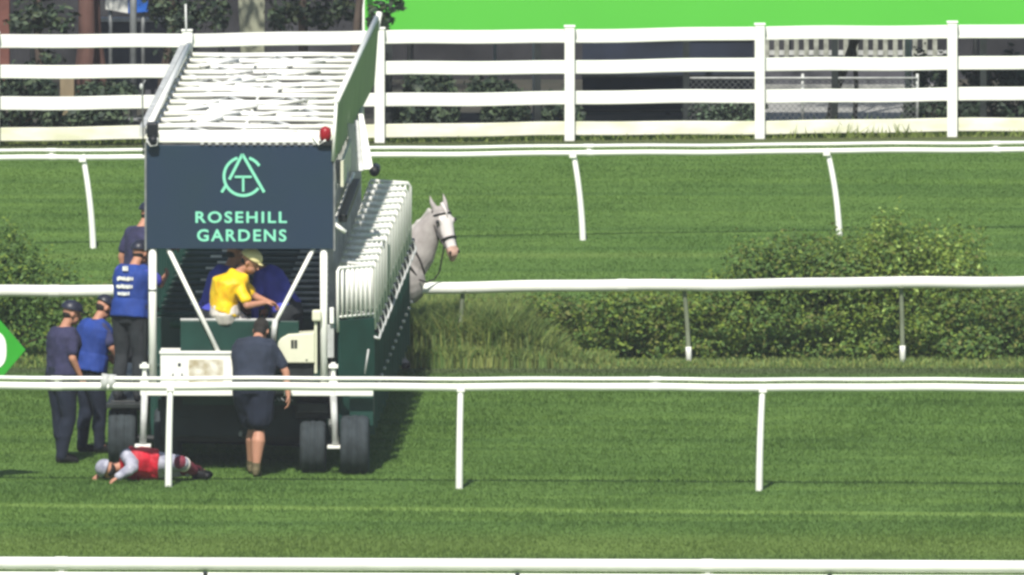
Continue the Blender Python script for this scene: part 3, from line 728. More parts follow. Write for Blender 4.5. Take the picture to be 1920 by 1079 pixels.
# overhead door beam
zo = gz(420)
bm = bmesh.new(); tube(bm, [(1.99, .0, zo), (1.99, 7.0, zo)], .022); tube(bm, [(1.99,0,zo),(2.11,.0,zo-.09)], .024); gp('overhead_rail', bm, 'white', smooth=True)
bm = bmesh.new(); box2(bm, (2.02, .5, zo-.02), (2.11, 5.5, zo+.06)); gp('operator_box', bm, 'dark', bevel=.01)
bm = bmesh.new(); tube(bm, [G(702,322,3.6), G(702,322,3.6)+Vector((.0,.5,0))], .055, 14); gp('roller', bm, 'black', smooth=True)
# slanting white flaps
for (l0, l1, t0, t1, yb0, yt0, yl, m) in ((655,670,652,664,322,232,3.0,'cream'), (672,682,664,672,321,226,3.3,'greywhite'), (682,700,672,681,318,214,3.6,'white'), (632,654,628,652,345,300,1.4,'greywhite')):
    bm = bmesh.new(); q = [G(l0,yb0,yl), G(l1,yb0-1,yl), G(t1,yt0,yl+.5), G(t0,yt0,yl+.5)]
    f = [bm.verts.new(v) for v in q]; g = [bm.verts.new(v+Vector((0,.03,0))) for v in q]
    bm.faces.new(f); bm.faces.new(g[::-1])
    for k in range(4): bm.faces.new((f[k], f[(k+1)%4], g[(k+1)%4], g[k]))
    gp('awning_flap', bm, m, bevel=.004)
bm = bmesh.new(); box2(bm, (2.05, .2, gz(300)-.3), (2.08, 8, gz(300)-.03)
)
gp('side_valance', bm, 'cream')
# tall olive board along the roof edge
bm = bmesh.new(); za, zc = gz(302), gz(194)
lean = .03
vs = [bm.verts.new(v) for v in ((2.0,-.02,za),(2.07,LEN,za-.09),(2.09+lean,LEN,zc),(2.0+lean,-.02,zc),(1.96,-.02,za),(2.03,LEN,za-.09),(2.05+lean,LEN,zc),(1.96+lean,-.02,zc))]
for f in ((0,1,2,3),(7,6,5,4),(0,4,5,1),(1,5,6,2),(2,6,7,3),(3,7,4,0)): bm.faces.new([vs[j] for j in f])
side = gp('side_board', bm, 'olive')
bm = bmesh.new(); tube(bm, [(1.98+lean,-.04,zc+.02),(2.06+lean,LEN,zc+.03)], .03); tube(bm, [(1.975,-.04,za),(1.98+lean,-.04,zc)], .018); gp('board_trim', bm, 'white', side, smooth=True)
bm = bmesh.new(); tube(bm, [(2.06+lean,LEN,zc-.1),(2.09+lean,LEN+.1,zc+.08)], .035); gp('corner_bracket', bm, 'white', side)
# roof
bm = bmesh.new(); box2(bm, (.06, .05, ztop-.26), (1.9, LEN, ztop-.23)); gp('gap_shade_sheet', bm, 'roofshade')  # added dark sheet standing for the shaded interior below the lattice gaps
bm = bmesh.new()
rnd = random.Random(3)
for i in range(NS+1):
    y = .04+i*(LEN-.04)/NS
    tube(bm, [(.02,y,ztop),(.6,y+rnd.uniform(-.05,.05),ztop+rnd.uniform(-.012,.012)),(1.3,y+rnd.uniform(-.05,.05),ztop+rnd.uniform(-.012,.012)),(1.93,y,ztop)], .031, 8)
    if i < NS:
        ym = y+PW*.5
        tube(bm, [(.06,ym,ztop-.05),(.8,ym+rnd.uniform(-.12,.12),ztop-.05),(1.9,ym+rnd.uniform(-.1,.1),ztop-.05)], .023, 6)
        k = rnd.choice((4,5,6)); xs = [.05+1.85*j/k for j in range(k+1)]
        for j in range(k):
            ya, yb = (y, y+PW) if (j+i)%2 else (y+PW, y)
            if rnd.random() < .85: tube(bm, [(xs[j],ya,ztop-.01),(xs[j+1],yb,ztop-.03)], .021, 6)
        for j in range(5):
            x = rnd.uniform(.2,1.7); box(bm, (x, y+rnd.uniform(.1,.6), ztop-.02), (rnd.uniform(.05,.2), .1, .03))
for k in range(30):
    x = rnd.uniform(.1,1.3); y = rnd.uniform(.1, LEN-1.3); tube(bm, [(x,y,ztop+.02),(x+rnd.uniform(.25,.6),y+rnd.uniform(-.1,1.1),ztop+.02)], rnd.uniform(.016,.026), 6)
for x in (.02, .98, 1.93): tube(bm, [(x,0,ztop-.02),(x,LEN,ztop-.02)], .026 if x != .98 else .016, 8)
gp('roof_truss', bm, 'white', smooth=True)
bm = bmesh.new(); box2(bm, (gx(298), -.03, gz(268)), (gx(608), .03, gz(249))); gp('roof_front_beam', bm, 'white', bevel=.01)
bm = bmesh.new(); tube(bm, [(.02,.1,ztop+.12),(.02,LEN,ztop+.12)], .032); gp('edge_beam', bm, 'white', smooth=True)
bm = bmesh.new(); box2(bm, (-.08,.1,ztop+.02), (-.02,LEN,ztop+.12)); gp('edge_channel', bm, 'greywhite')
bm = bmesh.new()
for k in range(16):
    x = gx(380+k*14); box2(bm, (x-.02,-.05,gz(271)), (x+.015,-.031,gz(266)))
gp('hanging_clip', bm, 'greywhite')
# corner lamp, camera box, antenna, feeler pole
a = G(610, 255, -.02); bm = bmesh.new(); caps(bm, a+Vector((0,0,.0)), .066, a+Vector((0,0,.04)), .062, 14); lamp = gp('warning_lamp', bm, 'red', smooth=True)
bm = bmesh.new(); tube(bm, [a+Vector((-.13,-.03,.0)), a+Vector((-.07,-.05,-.09)), a+Vector((.0,-.05,-.05)), a+Vector((.0,0,.0))], .013, 6); gp('lamp_bracket', bm, 'white', lamp, smooth=True)
bm = bmesh.new(); box(bm, a+Vector((0,0,-.075)), (.13,.12,.04)); gp('lamp_base', bm, 'dark', lamp)
a = G(286, 243, -.02); bm = bmesh.new(); box(bm, a, (.12,.2,.15)); cm = gp('camera_box', bm, 'black', bevel=.015)
bm = bmesh.new(); ell(bm, a+Vector((.01,-.08,-.11)), (.055,.055,.055)); gp('lens_dome', bm, 'black', cm, smooth=True)
bm = bmesh.new(); tube(bm, [a+Vector((-.06,-.1,-.1)), a+Vector((-.02,-.1,-.17)), a+Vector((.05,-.1,-.16)), a+Vector((.06,-.1,-.08))], .009, 6); gp('mount_ring', bm, 'greywhite', cm, smooth=True)
gtube('antenna', [G(353,105,LEN), G(349,55,LEN), G(348,8,LEN)], .012, 'greywhite', 8)
gtube('antenna_base', [G(353,105,LEN), G(353,62,LEN)], .05, 'white', 10)
bm = bmesh.new(); tube(bm, [G(269,292,.1), G(267,175,.1), G(268,158,.1), G(273,150,.1)], .008, 6); gp('feeler_pole', bm, 'grey', smooth=True)
bm = bmesh.new(); ell(bm, G(265,163,.1), (.02,.02,.035)); gp('pole_bulb', bm, 'greywhite', smooth=True)
# jacks
def jack(pxt, pxb, yt, yb):
    bm = bmesh.new(); tube(bm, [G(pxt,yt,-.04), G(pxb,yb-3,-.04)], .036); j = gp('jack_leg', bm, 'greywhite', smooth=True)
    bm = bmesh.new(); c = G(pxb, yb, -.04); box(bm, c, (.17,.16,.03)); gp('foot_plate', bm, 'white', j, bevel=.005)
    bm = bmesh.new(); tube(bm, [G(pxt,yt+2,-.04), G(pxt,yt-62,-.04)], .026); box(bm, G(pxt,yt-55,-.04), (.1,.1,.035)); box(bm, G(pxt,yt-30,-.04), (.09,.12,.06)); gp('jack_screw', bm, 'white', j)
jack(271, 268, 742, 836); jack(625, 629, 742, 838)
# wheels
def wheel(px0, px1, top, bot, yl):
    c = G((px0+px1)/2, (top+bot)/2, yl); r = (G(450,top,yl).z-G(450,bot,yl).z)/2; w = (G(px1,600,yl).x-G(px0,600,yl).x)/2; c.z = r
    bm = bmesh.new(); rings = []
    for (dx, k) in ((-w*.75,.55),(-w*.95,.75),(-w,.88),(-w*.8,.97),(-w*.4,1),(-w*.38,.975),(-w*.2,.975),(-w*.18,1),(w*.18,1),(w*.2,.975),(w*.38,.975),(w*.4,1),(w*.8,.97),(w,.88),(w*.95,.75),(w*.75,.55)):
        rings.append((c+Vector((dx,0,0)), Vector((0,r*k,0)), Vector((0,0,r*k))))
    loft(bm, rings, 36); wh = empty('wheel', c); wh.parent = gate
    o = gp('tyre', bm, 'rubber', wh, smooth=True); o.location = -c
    bm = bmesh.new(); tube(bm, [(-w*.8,0,0),(w*.8,0,0)], r*.52, 24); tube(bm, [(-w*.92,0,0),(w*.92,0,0)], r*.16, 12); gp('rim', bm, 'rim', wh)
wheel(204, 256, 765, 872, 1.1); wheel(290, 340, 765, 872, 1.1); wheel(563, 611, 789, 886, .15); wheel(639, 692, 779, 889, .0)
bm = bmesh.new(); tube(bm, [G(230,820,1.1), G(665,835,1.1)], .035); gp('axle', bm, 'dark')
bm = bmesh.new(); tube(bm, [G(588,838,.15), G(665,835,.15)], .03); gp('axle', bm, 'dark')
bm = bmesh.new(); box2(bm, (gx(200), 1.0, gz(770,1.0)), (gx(262), 1.5, gz(752,1.0))); gp('mudguard', bm, 'dark', bevel=.01)
bm = bmesh.new(); box2(bm, (gx(556), .1, gz(775)), (gx(615), .3, gz(757))); box2(bm, (gx(550), .3, gz(790)), (gx(700), .36, gz(745))); gp('mudguard', bm, 'dark', bevel=.01)
# side catwalk
bm = bmesh.new(); box2(bm, (-.46, .85, .62), (-.02, LEN, .67)); gp('catwalk', bm, 'dark', bevel=.005)
bm = bmesh.new()
for k in range(6): tube(bm, [(-.05, 1+k*2, .67), (-.05, 1+k*2, 1.7)], .015, 6)
tube(bm, [(-.05, 1, 1.7), (-.05, LEN, 1.7)], .016, 6); gp('grab_rail', bm, 'dark')
# control boxes by the right post
bm = bmesh.new(); tube(bm, [G(592,700,-.02), G(592,605,-.02)], .017, 8); cb = gp('cable_duct', bm, 'cream')
bm = bmesh.new(); box(bm, G(594,592,-.03), (.1,.1,.12)); gp('switch_box', bm, 'cream', cb, bevel=.02)
bm = bmesh.new(); box(bm, G(622,592,-.03), (.045,.06,.17)); gp('switch_box', bm, 'white', cb, bevel=.006)
bm = bmesh.new(); box(bm, G(620,640,.02), (.07,.06,.35)); gp('conduit', bm, 'greywhite', cb, bevel=.006)
# generator cabinet
bm = bmesh.new(); pts = [(521,681),(521,643),(526,636),(540,628),(586,625),(590,621),(590,681)]
P = [G(x,y,-.06) for x,y in pts]; prism(bm, [(p.x,p.z) for p in P], -.06, .3); gen = gp('generator_cabinet', bm, 'cream', bevel=.012)
bm = bmesh.new()
for k in range(4):
    for j in range(2):
        a = G(545.5+j*6.5, 638+k*4, -.065); box(bm, (a.x+.015,-.065,a.z-.008), (.03,.008,.015))
gp('grille', bm, 'dark', gen)
bm = bmesh.new(); box2(bm, (gx(528),.0,zd+.001), (gx(586),.25,gz(682))); gp('cabinet_stand', bm, 'dark')
for px in (532, 575):
    bm = bmesh.new(); a = G(px, 675, -.066); box(bm, a, (.02,.01,.008)); gp('catch', bm, 'dark', gen)
# ledge the jockey sits on
bm = bmesh.new(); box2(bm, (gx(338), .05, .95), (gx(560), .08, gz(603))); gp('front_panel', bm, 'gategreen', bevel=.006)
bm = bmesh.new(); box2(bm, (gx(300), .36, .36), (gx(562), .4, .93)); gp('undershade_sheet', bm, 'shadegreen', bevel=.006)  # added dark sheet in place of the shade under the gate
bm = bmesh.new(); tube(bm, [(gx(338), .065, gz(601)), (gx(520), .065, gz(601))], .014); gp('panel_rail', bm, 'greywhite')
bm = bmesh.new(); caps(bm, (gx(395,.3), .27, 1.48), .06, (gx(470,.3), .27, 1.48), .06, 12); gp('stall_ledge', bm, 'pad', smooth=True)
bm = bmesh.new(); box2(bm, (.1, 1.5, .45), (1.9, 2.25, .5)); gp('stall_step', bm, 'dark')
# white crate with gear on the deck
a, b = G(301, 728, -.01), G(436, 664, -.01)
cr = empty('crate', GM @ Vector(((a.x+b.x)/2, .18, zd)), GR, label='white tray crate full of gear on the front deck of the gate', cat='crate')
w = (b.x-a.x)/2; h = b.z-zd
bm = bmesh.new(); box2(bm, (-w,-.2,.002), (w,-.18,h)); box2(bm, (-w,.15,.002), (w,.17,h)); box2(bm, (-w,-.179,.002), (-w+.02,.149,h)); box2(bm, (w-.02,-.179,.002), (w,.149,h)); box2(bm, (-w+.021,-.179,.002), (w-.021,.149,.02))
obj('shell', bm, M['white'], cr)
bm = bmesh.new(); box2(bm, (-w-.012,-.215,h), (w+.012,-.17,h+.03)); box2(bm, (-w-.012,.14,h), (w+.012,.185,h+.03)); obj('rim', bm, M['white'], cr, bevel=.004)
M['stain'] = mat('crate_stain', (.72,.7,.62), .7, .2, 9, col2=(.34,.28,.16), detail=3)
bm = bmesh.new(); box2(bm, (-w+.30,-.206,.05), (w-.1,-.2015,h-.06)); obj('stained_label', bm, M['stain'], cr)
bm = bmesh.new()
for k in range(6): x = -w+.1+k*.032; box(bm, (x,-.205,.12+.02*math.sin(k*2)), (.014,.006,.02+.012*(k%3)))
box(bm, (-w+.2,-.205,.25), (.03,.006,.03)); obj('marking', bm, M['navypanel'], cr)
# green diamond marker with a white nought
dY = ground(-20, 905).y; c = Q(-20, 657, dY)
dm = empty('distance_marker', (c.x, dY, 0), label='bright green diamond marker sign with a white nought at the left edge', cat='sign')
hw, hh = 68/178, 80/178
bm = bmesh.new(); prism(bm, [(-hw,c.z),(0,c.z-hh),(hw,c.z),(0,c.z+hh)], .02, .045); dmb = obj('board', bm, M['diamond'], dm, bevel=.004)
bm = bmesh.new(); n = 32
for i in range(n):
    a0, a1 = 2*math.pi*i/n, 2*math.pi*(i+1)/n
    def e(a, k1, k2, y): return bm.verts.new((k1*math.copysign(abs(math.cos(a))**.75, math.cos(a)), y, c.z+k2*math.copysign(abs(math.sin(a))**.75, math.sin(a))))
    f = [e(a0,.18,.205,.019), e(a1,.18,.205,.019), e(a1,.075,.10,.019), e(a0,.075,.10,.019)]
    g = [e(a0,.18,.205,.013), e(a1,.18,.205,.013), e(a1,.075,.10,.013), e(a0,.075,.10,.013)]
    bm.faces.new(g)
    for k in range(4): bm.faces.new((f[k], f[(k+1)%4], g[(k+1)%4], g[k]))
obj('numeral', bm, M['white'], dmb)
bm = bmesh.new(); tube(bm, [(0,.085,0),(0,.085,c.z+.1)], .03); obj('post', bm, M['greywhite'], dm, smooth=True)
# ------------------------------------------------------------------ people
V = Vector
def base_pose():
    J = dict(pelvis=V((0,0,.95)), waist=V((0,0,1.09)), chest=V((0,.01,1.30)), neck=V((0,0,1.49)), head=V((0,.03,1.645)))
    for s, k in ((1,'R'), (-1,'L')):
        J['sh'+k]=V((.185*s,0,1.43)); J['el'+k]=V((.235*s,-.03,1.14)); J['wr'+k]=V((.24*s,.05,.90))
        J['hip'+k]=V((.09*s,0,.92)); J['kn'+k]=V((.11*s,.03,.50)); J['an'+k]=V((.12*s,-.02,.085)); J['toe'+k]=V((.14*s,.15,.03))
    return J
def torso(bm, J, g=0, lo='pelvis', flat=False, w=1):
    lat = (J['shR']-J['shL']).normalized(); hl = (J['hipR']-J['hipL']).normalized()
    ax = (J['neck']-J['pelvis']).normalized()
    def ring(c, a, b, l=lat, axis=ax):
        f = axis.cross(l).normalized(); l = f.cross(axis).normalized(); return (c, l*(a+g)*w, f*(b+g)*w)
    p, wst, ch, nk = J['pelvis'], J['waist'], J['chest'], J['neck']; sm = (J['shR']+J['shL'])/2
    rs = []
    if lo == 'pelvis': rs += [ring(p-(wst-p).normalized()*.1, .12, .09, hl), ring(p, .165, .115, hl)]
    else: rs += [ring(p+(wst-p)*.1, .165, .118, hl)]
    rs += [ring(wst, .145, .105), ring(wst.lerp(ch, .5), .155, .112), ring(ch, .172, .122), ring(ch.lerp(sm, .6), .17, .112), ring(sm+(nk-sm)*.25, .13, .085), ring(nk+(nk-ch).normalized()*(-.01), .07, .065)]
    loft(bm, rs, 18)
def hand(bm, el, wr, side, curl=.5, palm_n=None, s=1.0):
    d = (wr-el).normalized(); n = palm_n or V((-side,0,0)); n = (n - d*n.dot(d)).normalized(); l = d.cross(n).normalized()
    p = wr + d*.045*s; rot = Matrix((l, d, n)).transposed(); ell(bm, p, (.040*s,.055*s,.017*s), rot, 12)
    for k, (o, L) in enumerate(((-.030,.068),(-.010,.078),(.010,.073),(.030,.058))):
        a = wr + d*.085*s + l*o*s; c1 = curl; b = a + (d*math.cos(c1)+n*math.sin(c1))*L*.5*s; c = b + (d*math.cos(c1*2.1)+n*math.sin(c1*2.1))*L*.5*s
        caps(bm, a-d*.02, .0088*s, b, .0082*s, 8); caps(bm, b, .0082*s, c, .007*s, 8)
    t0 = wr + d*.03*s - l*.03*s; t1 = t0 + (d*.6 - l*.7 + n*.3).normalized()*.038*s; t2 = t1 + (d*.9 - l*.1 + n*.5).normalized()*.03*s
    caps(bm, t0, .012*s, t1, .010*s, 8); caps(bm, t1, .010*s, t2, .008*s, 8)
def head_rot(J, look):
    up = (J['head']-J['neck']).normalized(); f = V(look).normalized(); up = (up*.6 + V((0,0,1))*.4 if abs(f.z) < .9 else up)
    up = (up - f*up.dot(f)).normalized(); r = f.cross(up).normalized(); return Matrix((r, f, up)).transposed()
def person(label, loc, rz, J, look, scale=1.0, skin='skin', shirt='navycloth', sleeve='short', trousers='darkcloth', shorts=False, shoe='boot', hat='helmet', hatm='capcloth', bib=None, vest=None, group='gate attendants in navy and blue', hands=True, boots=False, sleeve_m=None, bootm=None, fat=1.0, bibtext=False, capg=None, cat='person'):
    root = empty('person', loc, rz, label=label, cat=cat, group=group); root.scale = (scale,)*3
    HR = head_rot(J, look); hc = J['head']
    bm = bmesh.new(); torso(bm, J, w=fat)
    caps(bm, J['neck']-(J['neck']-J['chest'])*.2, .058, hc-(hc-J['neck'])*.3, .052)
    ell(bm, hc+HR@V((0,-.012,.02)), (.076,.096,.098), HR, 20); ell(bm, hc+HR@V((0,.03,-.055)), (.055,.058,.058), HR, 16); ell(bm, hc+HR@V((0,.062,-.09)), (.026,.022,.022), HR, 10)
    caps(bm, hc+HR@V((0,.088,.012)), .010, hc+HR@V((0,.108,-.028)), .015, 8); ell(bm, hc+HR@V((0,.086,-.066)), (.024,.010,.010), HR, 8)
    for s in (1,-1): ell(bm, hc+HR@V((.077*s,-.01,-.01)), (.012,.02,.032), HR, 8); ell(bm, hc+HR@V((.034*s,.078,.028)), (.022,.012,.008), HR, 8)
    for k, s in (('R',1),('L',-1)):
        sh, el_, wr = J['sh'+k], J['el'+k], J['wr'+k]
        caps(bm, sh-(sh-J['chest'])*.15, .058, el_, .042); caps(bm, el_, .042, wr, .027)
        hand(bm, el_, wr, s, palm_n=J.get('palm'+k))
        hp, kn, an, toe = J['hip'+k], J['kn'+k], J['an'+k], J['toe'+k]
        caps(bm, hp, .088*fat, kn, .056); d = an-kn; m1 = kn+d*.3 - (toe-an).normalized()*.012
        fc = fat if shorts else .95; caps(bm, kn, .054, m1, .056*fc); caps(bm, m1, .056*fc, an, .036); caps(bm, an, .038, an.lerp(toe,.3), .036); caps(bm, an.lerp(toe,.2)-V((0,0,.01)), .036, toe, .026)
    body = remesh('body', bm, M[skin], root, .0075, 3)
    bm = bmesh.new()
    for s in (1,-1): ell(bm, hc+HR@V((.032*s,.084,.012)), (.011,.007,.007), HR, 8)
    obj('eye', bm, M['black'], root, smooth=True)
    # shirt and sleeves
    bm = bmesh.new(); torso(bm, J, .016, 'waist', w=fat)
    for k in 'RL':
        sh, el_, wr = J['sh'+k], J['el'+k], J['wr'+k]; e = sh.lerp(el_, .72) if sleeve == 'short' else el_
        caps(bm, sh-(sh-J['chest'])*.2, .074, e, .062 if sleeve == 'short' else .053)
        if sleeve == 'long' and not sleeve_m: caps(bm, el_, .053, el_.lerp(wr,.92), .038)
    remesh('shirt', bm, M[shirt], root, .012, 3, fold=.009)
    if sleeve_m:
        for k in 'RL':
            sh, el_, wr = J['sh'+k], J['el'+k], J['wr'+k]; bm = bmesh.new()
            caps(bm, sh, .08, el_, .06); caps(bm, el_, .06, el_.lerp(wr,.92), .042); remesh('sleeve', bm, M[sleeve_m], root, .012, 3, fold=.012)
    # trousers
    bm = bmesh.new(); hl = (J['hipR']-J['hipL']).normalized(); ax = (J['waist']-J['pelvis']).normalized(); f = ax.cross(hl).normalized()
    loft(bm, [(J['pelvis']-ax*.11, hl*.14*fat, f*.10*fat), (J['pelvis'], hl*.178*fat, f*.130*fat), (J['pelvis']+ax*.1, hl*.16*fat, f*.122*fat)], 18)
    for k in 'RL':
        hp, kn, an = J['hip'+k], J['kn'+k], J['an'+k]
        if shorts: caps(bm, hp, .108*fat, hp.lerp(kn,.72), .10*fat)
        else:
            caps(bm, hp, .106*fat, kn, .080); e = an if not boots else kn.lerp(an,.35); caps(bm, kn, .080, kn.lerp(e,.5)-(J['toe'+k]-an).normalized()*.01, .076); caps(bm, kn.lerp(e,.5), .068, e, .058)
    remesh('shorts' if shorts else 'trousers', bm, M[trousers], root, .012, 3, fold=.006)
    for k in 'RL':
        an, toe, kn = J['an'+k], J['toe'+k], J['kn'+k]; bm = bmesh.new(); d = (toe-an).normalized()
        caps(bm, an-d*.02-V((0,0,.02)), .045, an.lerp(toe,.5)-V((0,0,.01)), .044); caps(bm, an.lerp(toe,.4)-V((0,0,.012)), .042, toe, .034); caps(bm, an-d*.03-V((0,0,.05)), .036, toe-V((0,0,.012)), .03)
        if boots: caps(bm, kn.lerp(an,.3), .062, an, .05)
        else: caps(bm, an, .048, an+(kn-an)*.12, .05)
        bt = remesh('boot' if boots else 'shoe', bm, M[shoe], root, .009, 2)
        if bootm:
            b2 = bmesh.new(); caps(b2, kn.lerp(an,-.05), .078, kn.lerp(an,.75), .062); remesh('gaiter', b2, M[bootm], bt, .01, 2)
            b2 = bmesh.new(); tube(b2, [kn.lerp(an,.1), kn.lerp(an,.2)], .082, 14, .080); obj('stripe', b2, M['whitecloth'], bt, smooth=True)
    # head wear
    bm = bmesh.new()
    if hat == 'hair':
        ell(bm, hc+HR@V((0,-.022,.036)), (.084,.1,.098), HR, 20); ell(bm, hc+HR@V((0,-.05,-.03)), (.07,.065,.075), HR, 16); remesh('hair', bm, M['hair'], root, .008, 2)
    else:
        big = 1.16 if hat == 'helmet' else 1.04
        q = bmesh.ops.create_uvsphere(bm, u_segments=24, v_segments=16, radius=1); 
        bmesh.ops.bisect_plane(bm, geom=bm.verts[:]+bm.edges[:]+bm.faces[:], plane_co=(0,0,-.05), plane_no=(0,0,1), clear_inner=True)
        ed = [e for e in bm.edges if e.is_boundary]; bmesh.ops.contextual_create(bm, geom=ed)
        bmesh.ops.transform(bm, matrix=Matrix.Translation(hc+HR@V((0,-.012,.045)))@HR.to_4x4()@Matrix.Diagonal((.086*big,.106*big,.088*big,1)), verts=bm.verts[:])
        ell(bm, hc+HR@V((0,.092*big,.036)), (.055,.034,.010), Matrix.Rotation(R(0),3,'X') if False else HR, 16)
        hat_o = obj('helmet' if hat == 'helmet' else 'cap', bm, M[hatm], root, smooth=True)
        if capg:
            b2 = bmesh.new(); ell(b2, hc+HR@V((-.03,-.07,.075)), (.045,.05,.045), HR, 14); obj('cap_panel', b2, M[capg], hat_o, smooth=True)
        b2 = bmesh.new(); ell(b2, hc+HR@V((0,-.035,-.012)), (.069,.07,.06), HR, 14); obj('hair', b2, M['hair'], root, smooth=True)
    if bib:
        bm = bmesh.new(); torso(bm, J, .030, 'waist', w=fat); lat = (J['shR']-J['shL']).normalized()
        for k in 'RL': caps(bm, J['sh'+k].lerp(J['neck'],.3)-V((0,0,.02)), .07, J['sh'+k].lerp(J['neck'],.15)-V((0,0,.06)), .08)
        ax = (J['waist']-J['pelvis']).normalized(); hl = (J['hipR']-J['hipL']).normalized(); f = ax.cross(hl).normalized()
        loft(bm, [(J['pelvis']-ax*.04, hl*.2*fat, f*.155*fat), (J['waist'], hl*.185*fat, f*.145*fat)], 18)
        bo = remesh('bib', bm, M[bib], root, .012, 4, fold=.008)
        if bibtext:
            # worn lettering on the back, three short lines of strokes
            bk = -(ax.cross(lat)).normalized(); bk = bk if bk.y < 0 else -bk
            rr = random.Random(5)
            for (t, wd, hgt) in bibtext:
                bm = bmesh.new(); c = J['pelvis'].lerp(J['neck'], t); n = int(wd/.022)
                for i in range(n):
                    x = -wd/2 + wd*(i+.5)/n; y = .158*fat*math.sqrt(max(.05,1-(x/.215)**2))
                    box(bm, c+lat*x+bk*(y+.002)+ax*rr.uniform(-.004,.004), (.015 if i%3 else .02, .008, hgt*rr.uniform(.7,1.05)))
                box(bm, c+bk*.156*fat+ax*-.012, (wd*.7,.004,.004)); obj('lettering_line', bm, M['white'], bo)
    if vest:
        bm = bmesh.new(); torso(bm, J, .034, 'waist', w=fat); remesh('vest', bm, M[vest], root, .012, 3, fold=.014)
    return root
def lean(J, ang, pivot='pelvis', axis='X'):
    p = J[pivot]; Rm = Matrix.Rotation(ang, 3, axis)
    for k in ('waist','chest','neck','head','shR','shL','elR','elL','wrR','wrL'): J[k] = p + Rm@(J[k]-p)
    return J

# A: man standing at far left
J = base_pose(); J['wrR'] = V((.22,.13,.93)); J['elR'] = V((.24,.0,1.15)); J['wrL'] = V((-.2,.12,.95)); J['anR'] = V((.10,-.06,.085)); J['toeR'] = V((.12,.11,.03)); J['anL'] = V((-.12,.06,.085)); J['toeL'] = V((-.14,.22,.03)); lean(J, R(-3)); J['head'] += V((.02,.05,-.02))
person('man in faded navy polo and dark cap, leftmost of the attendants', ground(116,868), R(-62), J, (.2,1,-.25), scale=.98, shirt='purplecloth', hatm='capcloth', capg='capgrey', trousers='darkcloth', fat=1.28)
# B: leaning man in long blue bib
J = base_pose(); J['elR'] = V((.24,.12,1.2)); J['wrR'] = V((.20,.28,1.05)); J['elL'] = V((-.24,.1,1.18)); J['wrL'] = V((-.2,.3,1.1)); lean(J, R(-11)); J['head'] += V((0,.04,-.03)); J['anR'] = V((.1,.08,.085)); J['toeR'] = V((.11,.25,.03)); J['knR'] = V((.1,.09,.5))
person('man in long blue bib and dark cap leaning forward beside the gate', ground(166,850), R(-62), J, (0,1,-.7), scale=.97, shirt='navycloth', bib='bib', trousers='darkcloth', fat=1.28)
# C: blue bib on the catwalk
J = base_pose(); J['elR'] = V((.25,.18,1.3)); J['wrR'] = V((.2,.38,1.42)); J['elL'] = V((-.25,.16,1.25)); J['wrL'] = V((-.18,.36,1.35)); lean(J, R(-10)); J['head'] += V((.03,.06,-.03)); J['anL'] = V((-.1,-.08,.085)); J['toeL'] = V((-.12,.09,.03))
p = G(243, 600, 1.1); p.z = .672
person('man in blue bib with white lettering climbing on the side step of the gate', GM@p, R(-28), J, (.3,1,-.1), scale=.98, shirt='indigo', bib='bib', trousers='blackcloth', fat=1.12, bibtext=[(.88,.07,.05),(.68,.20,.045),(.52,.2,.04),(.38,.15,.04)])
# D: man behind and above
J = base_pose(); J['elR'] = V((.25,.14,1.25)); J['wrR'] = V((.2,.34,1.3)); lean(J, R(-8)); J['head'] += V((.02,.06,-.03))
p = G(255, 600, 4.6); p.z = .78
person('man in faded navy shirt half hidden behind the navy name board', GM@p, R(-50), J, (.3,1,-.1), scale=1.0, shirt='purplecloth', trousers='blackcloth')
# E: man in shorts seen from behind
J = base_pose(); lean(J, R(-18)); J['head'] += V((.04,.10,-.08)); J['neck'] += V((.01,.03,-.01))
J['elR'] = V((.33,.10,1.10)); J['wrR'] = V((.36,.06,.86)); J['elL'] = V((-.22,.30,1.18)); J['wrL'] = V((-.1,.48,1.1))
J['anR'] = V((.02,-.06,.085)); J['knR'] = V((.06,.0,.50)); J['toeR'] = V((.04,.1,.03)); J['anL'] = V((-.07,.34,.085)); J['knL'] = V((-.03,.22,.5)); J['toeL'] = V((-.09,.5,.03)); J['anR'].x = .03
person('man in slate shirt and dark shorts seen from behind at the gate front', ground(476,894), R(-6), J, (.15,1,-.55), scale=1.0, shirt='shirt', trousers='darkcloth', shorts=True, shoe='tanshoe', hat='hair', fat=1.36)
# F: jockey in yellow sitting on the stall ledge, facing right
J = base_pose()
def jp(x, y, dy=0, yl=.7):
    v = GM@G(x, y, yl); return v
org = GM@G(425, 600, .2); 
def loc(x, y, dy): v = (GM@G(x, y, .2)) - org; v.y += dy; return v
J = dict(pelvis=loc(422,588,0), waist=loc(420,560,0), chest=loc(428,532,0), neck=loc(450,508,0), head=loc(470,491,-.03),
    shR=loc(449,527,-.15), shL=loc(440,520,.16), elR=loc(464,570,-.22), wrR=loc(496,566,-.14), elL=loc(480,560,.16), wrL=loc(506,568,.03),
    hipR=loc(430,596,-.09), hipL=loc(430,596,.09), knR=loc(482,640,-.06), knL=loc(484,640,.14), anR=loc(460,700,.04), anL=loc(464,700,.18), toeR=loc(486,708,.04), toeL=loc(490,708,.18))
J['palmR'] = V((0,.3,-1)); J['palmL'] = V((0,-.3,-1))
for k in ('knR','knL','anR','anL','toeR','toeL','hipR','hipL'): J[k] = J[k] + V((0,.14,-.01))
person('jockey in yellow silks and pale yellow cap sitting bent forward in the first stall', org, 0, J, (1,-.3,-.6), shirt='yellow', sleeve='short', trousers='whitecloth', boots=True, hat='helmet', fat=1.25, hatm='cap_y', group='jockeys')
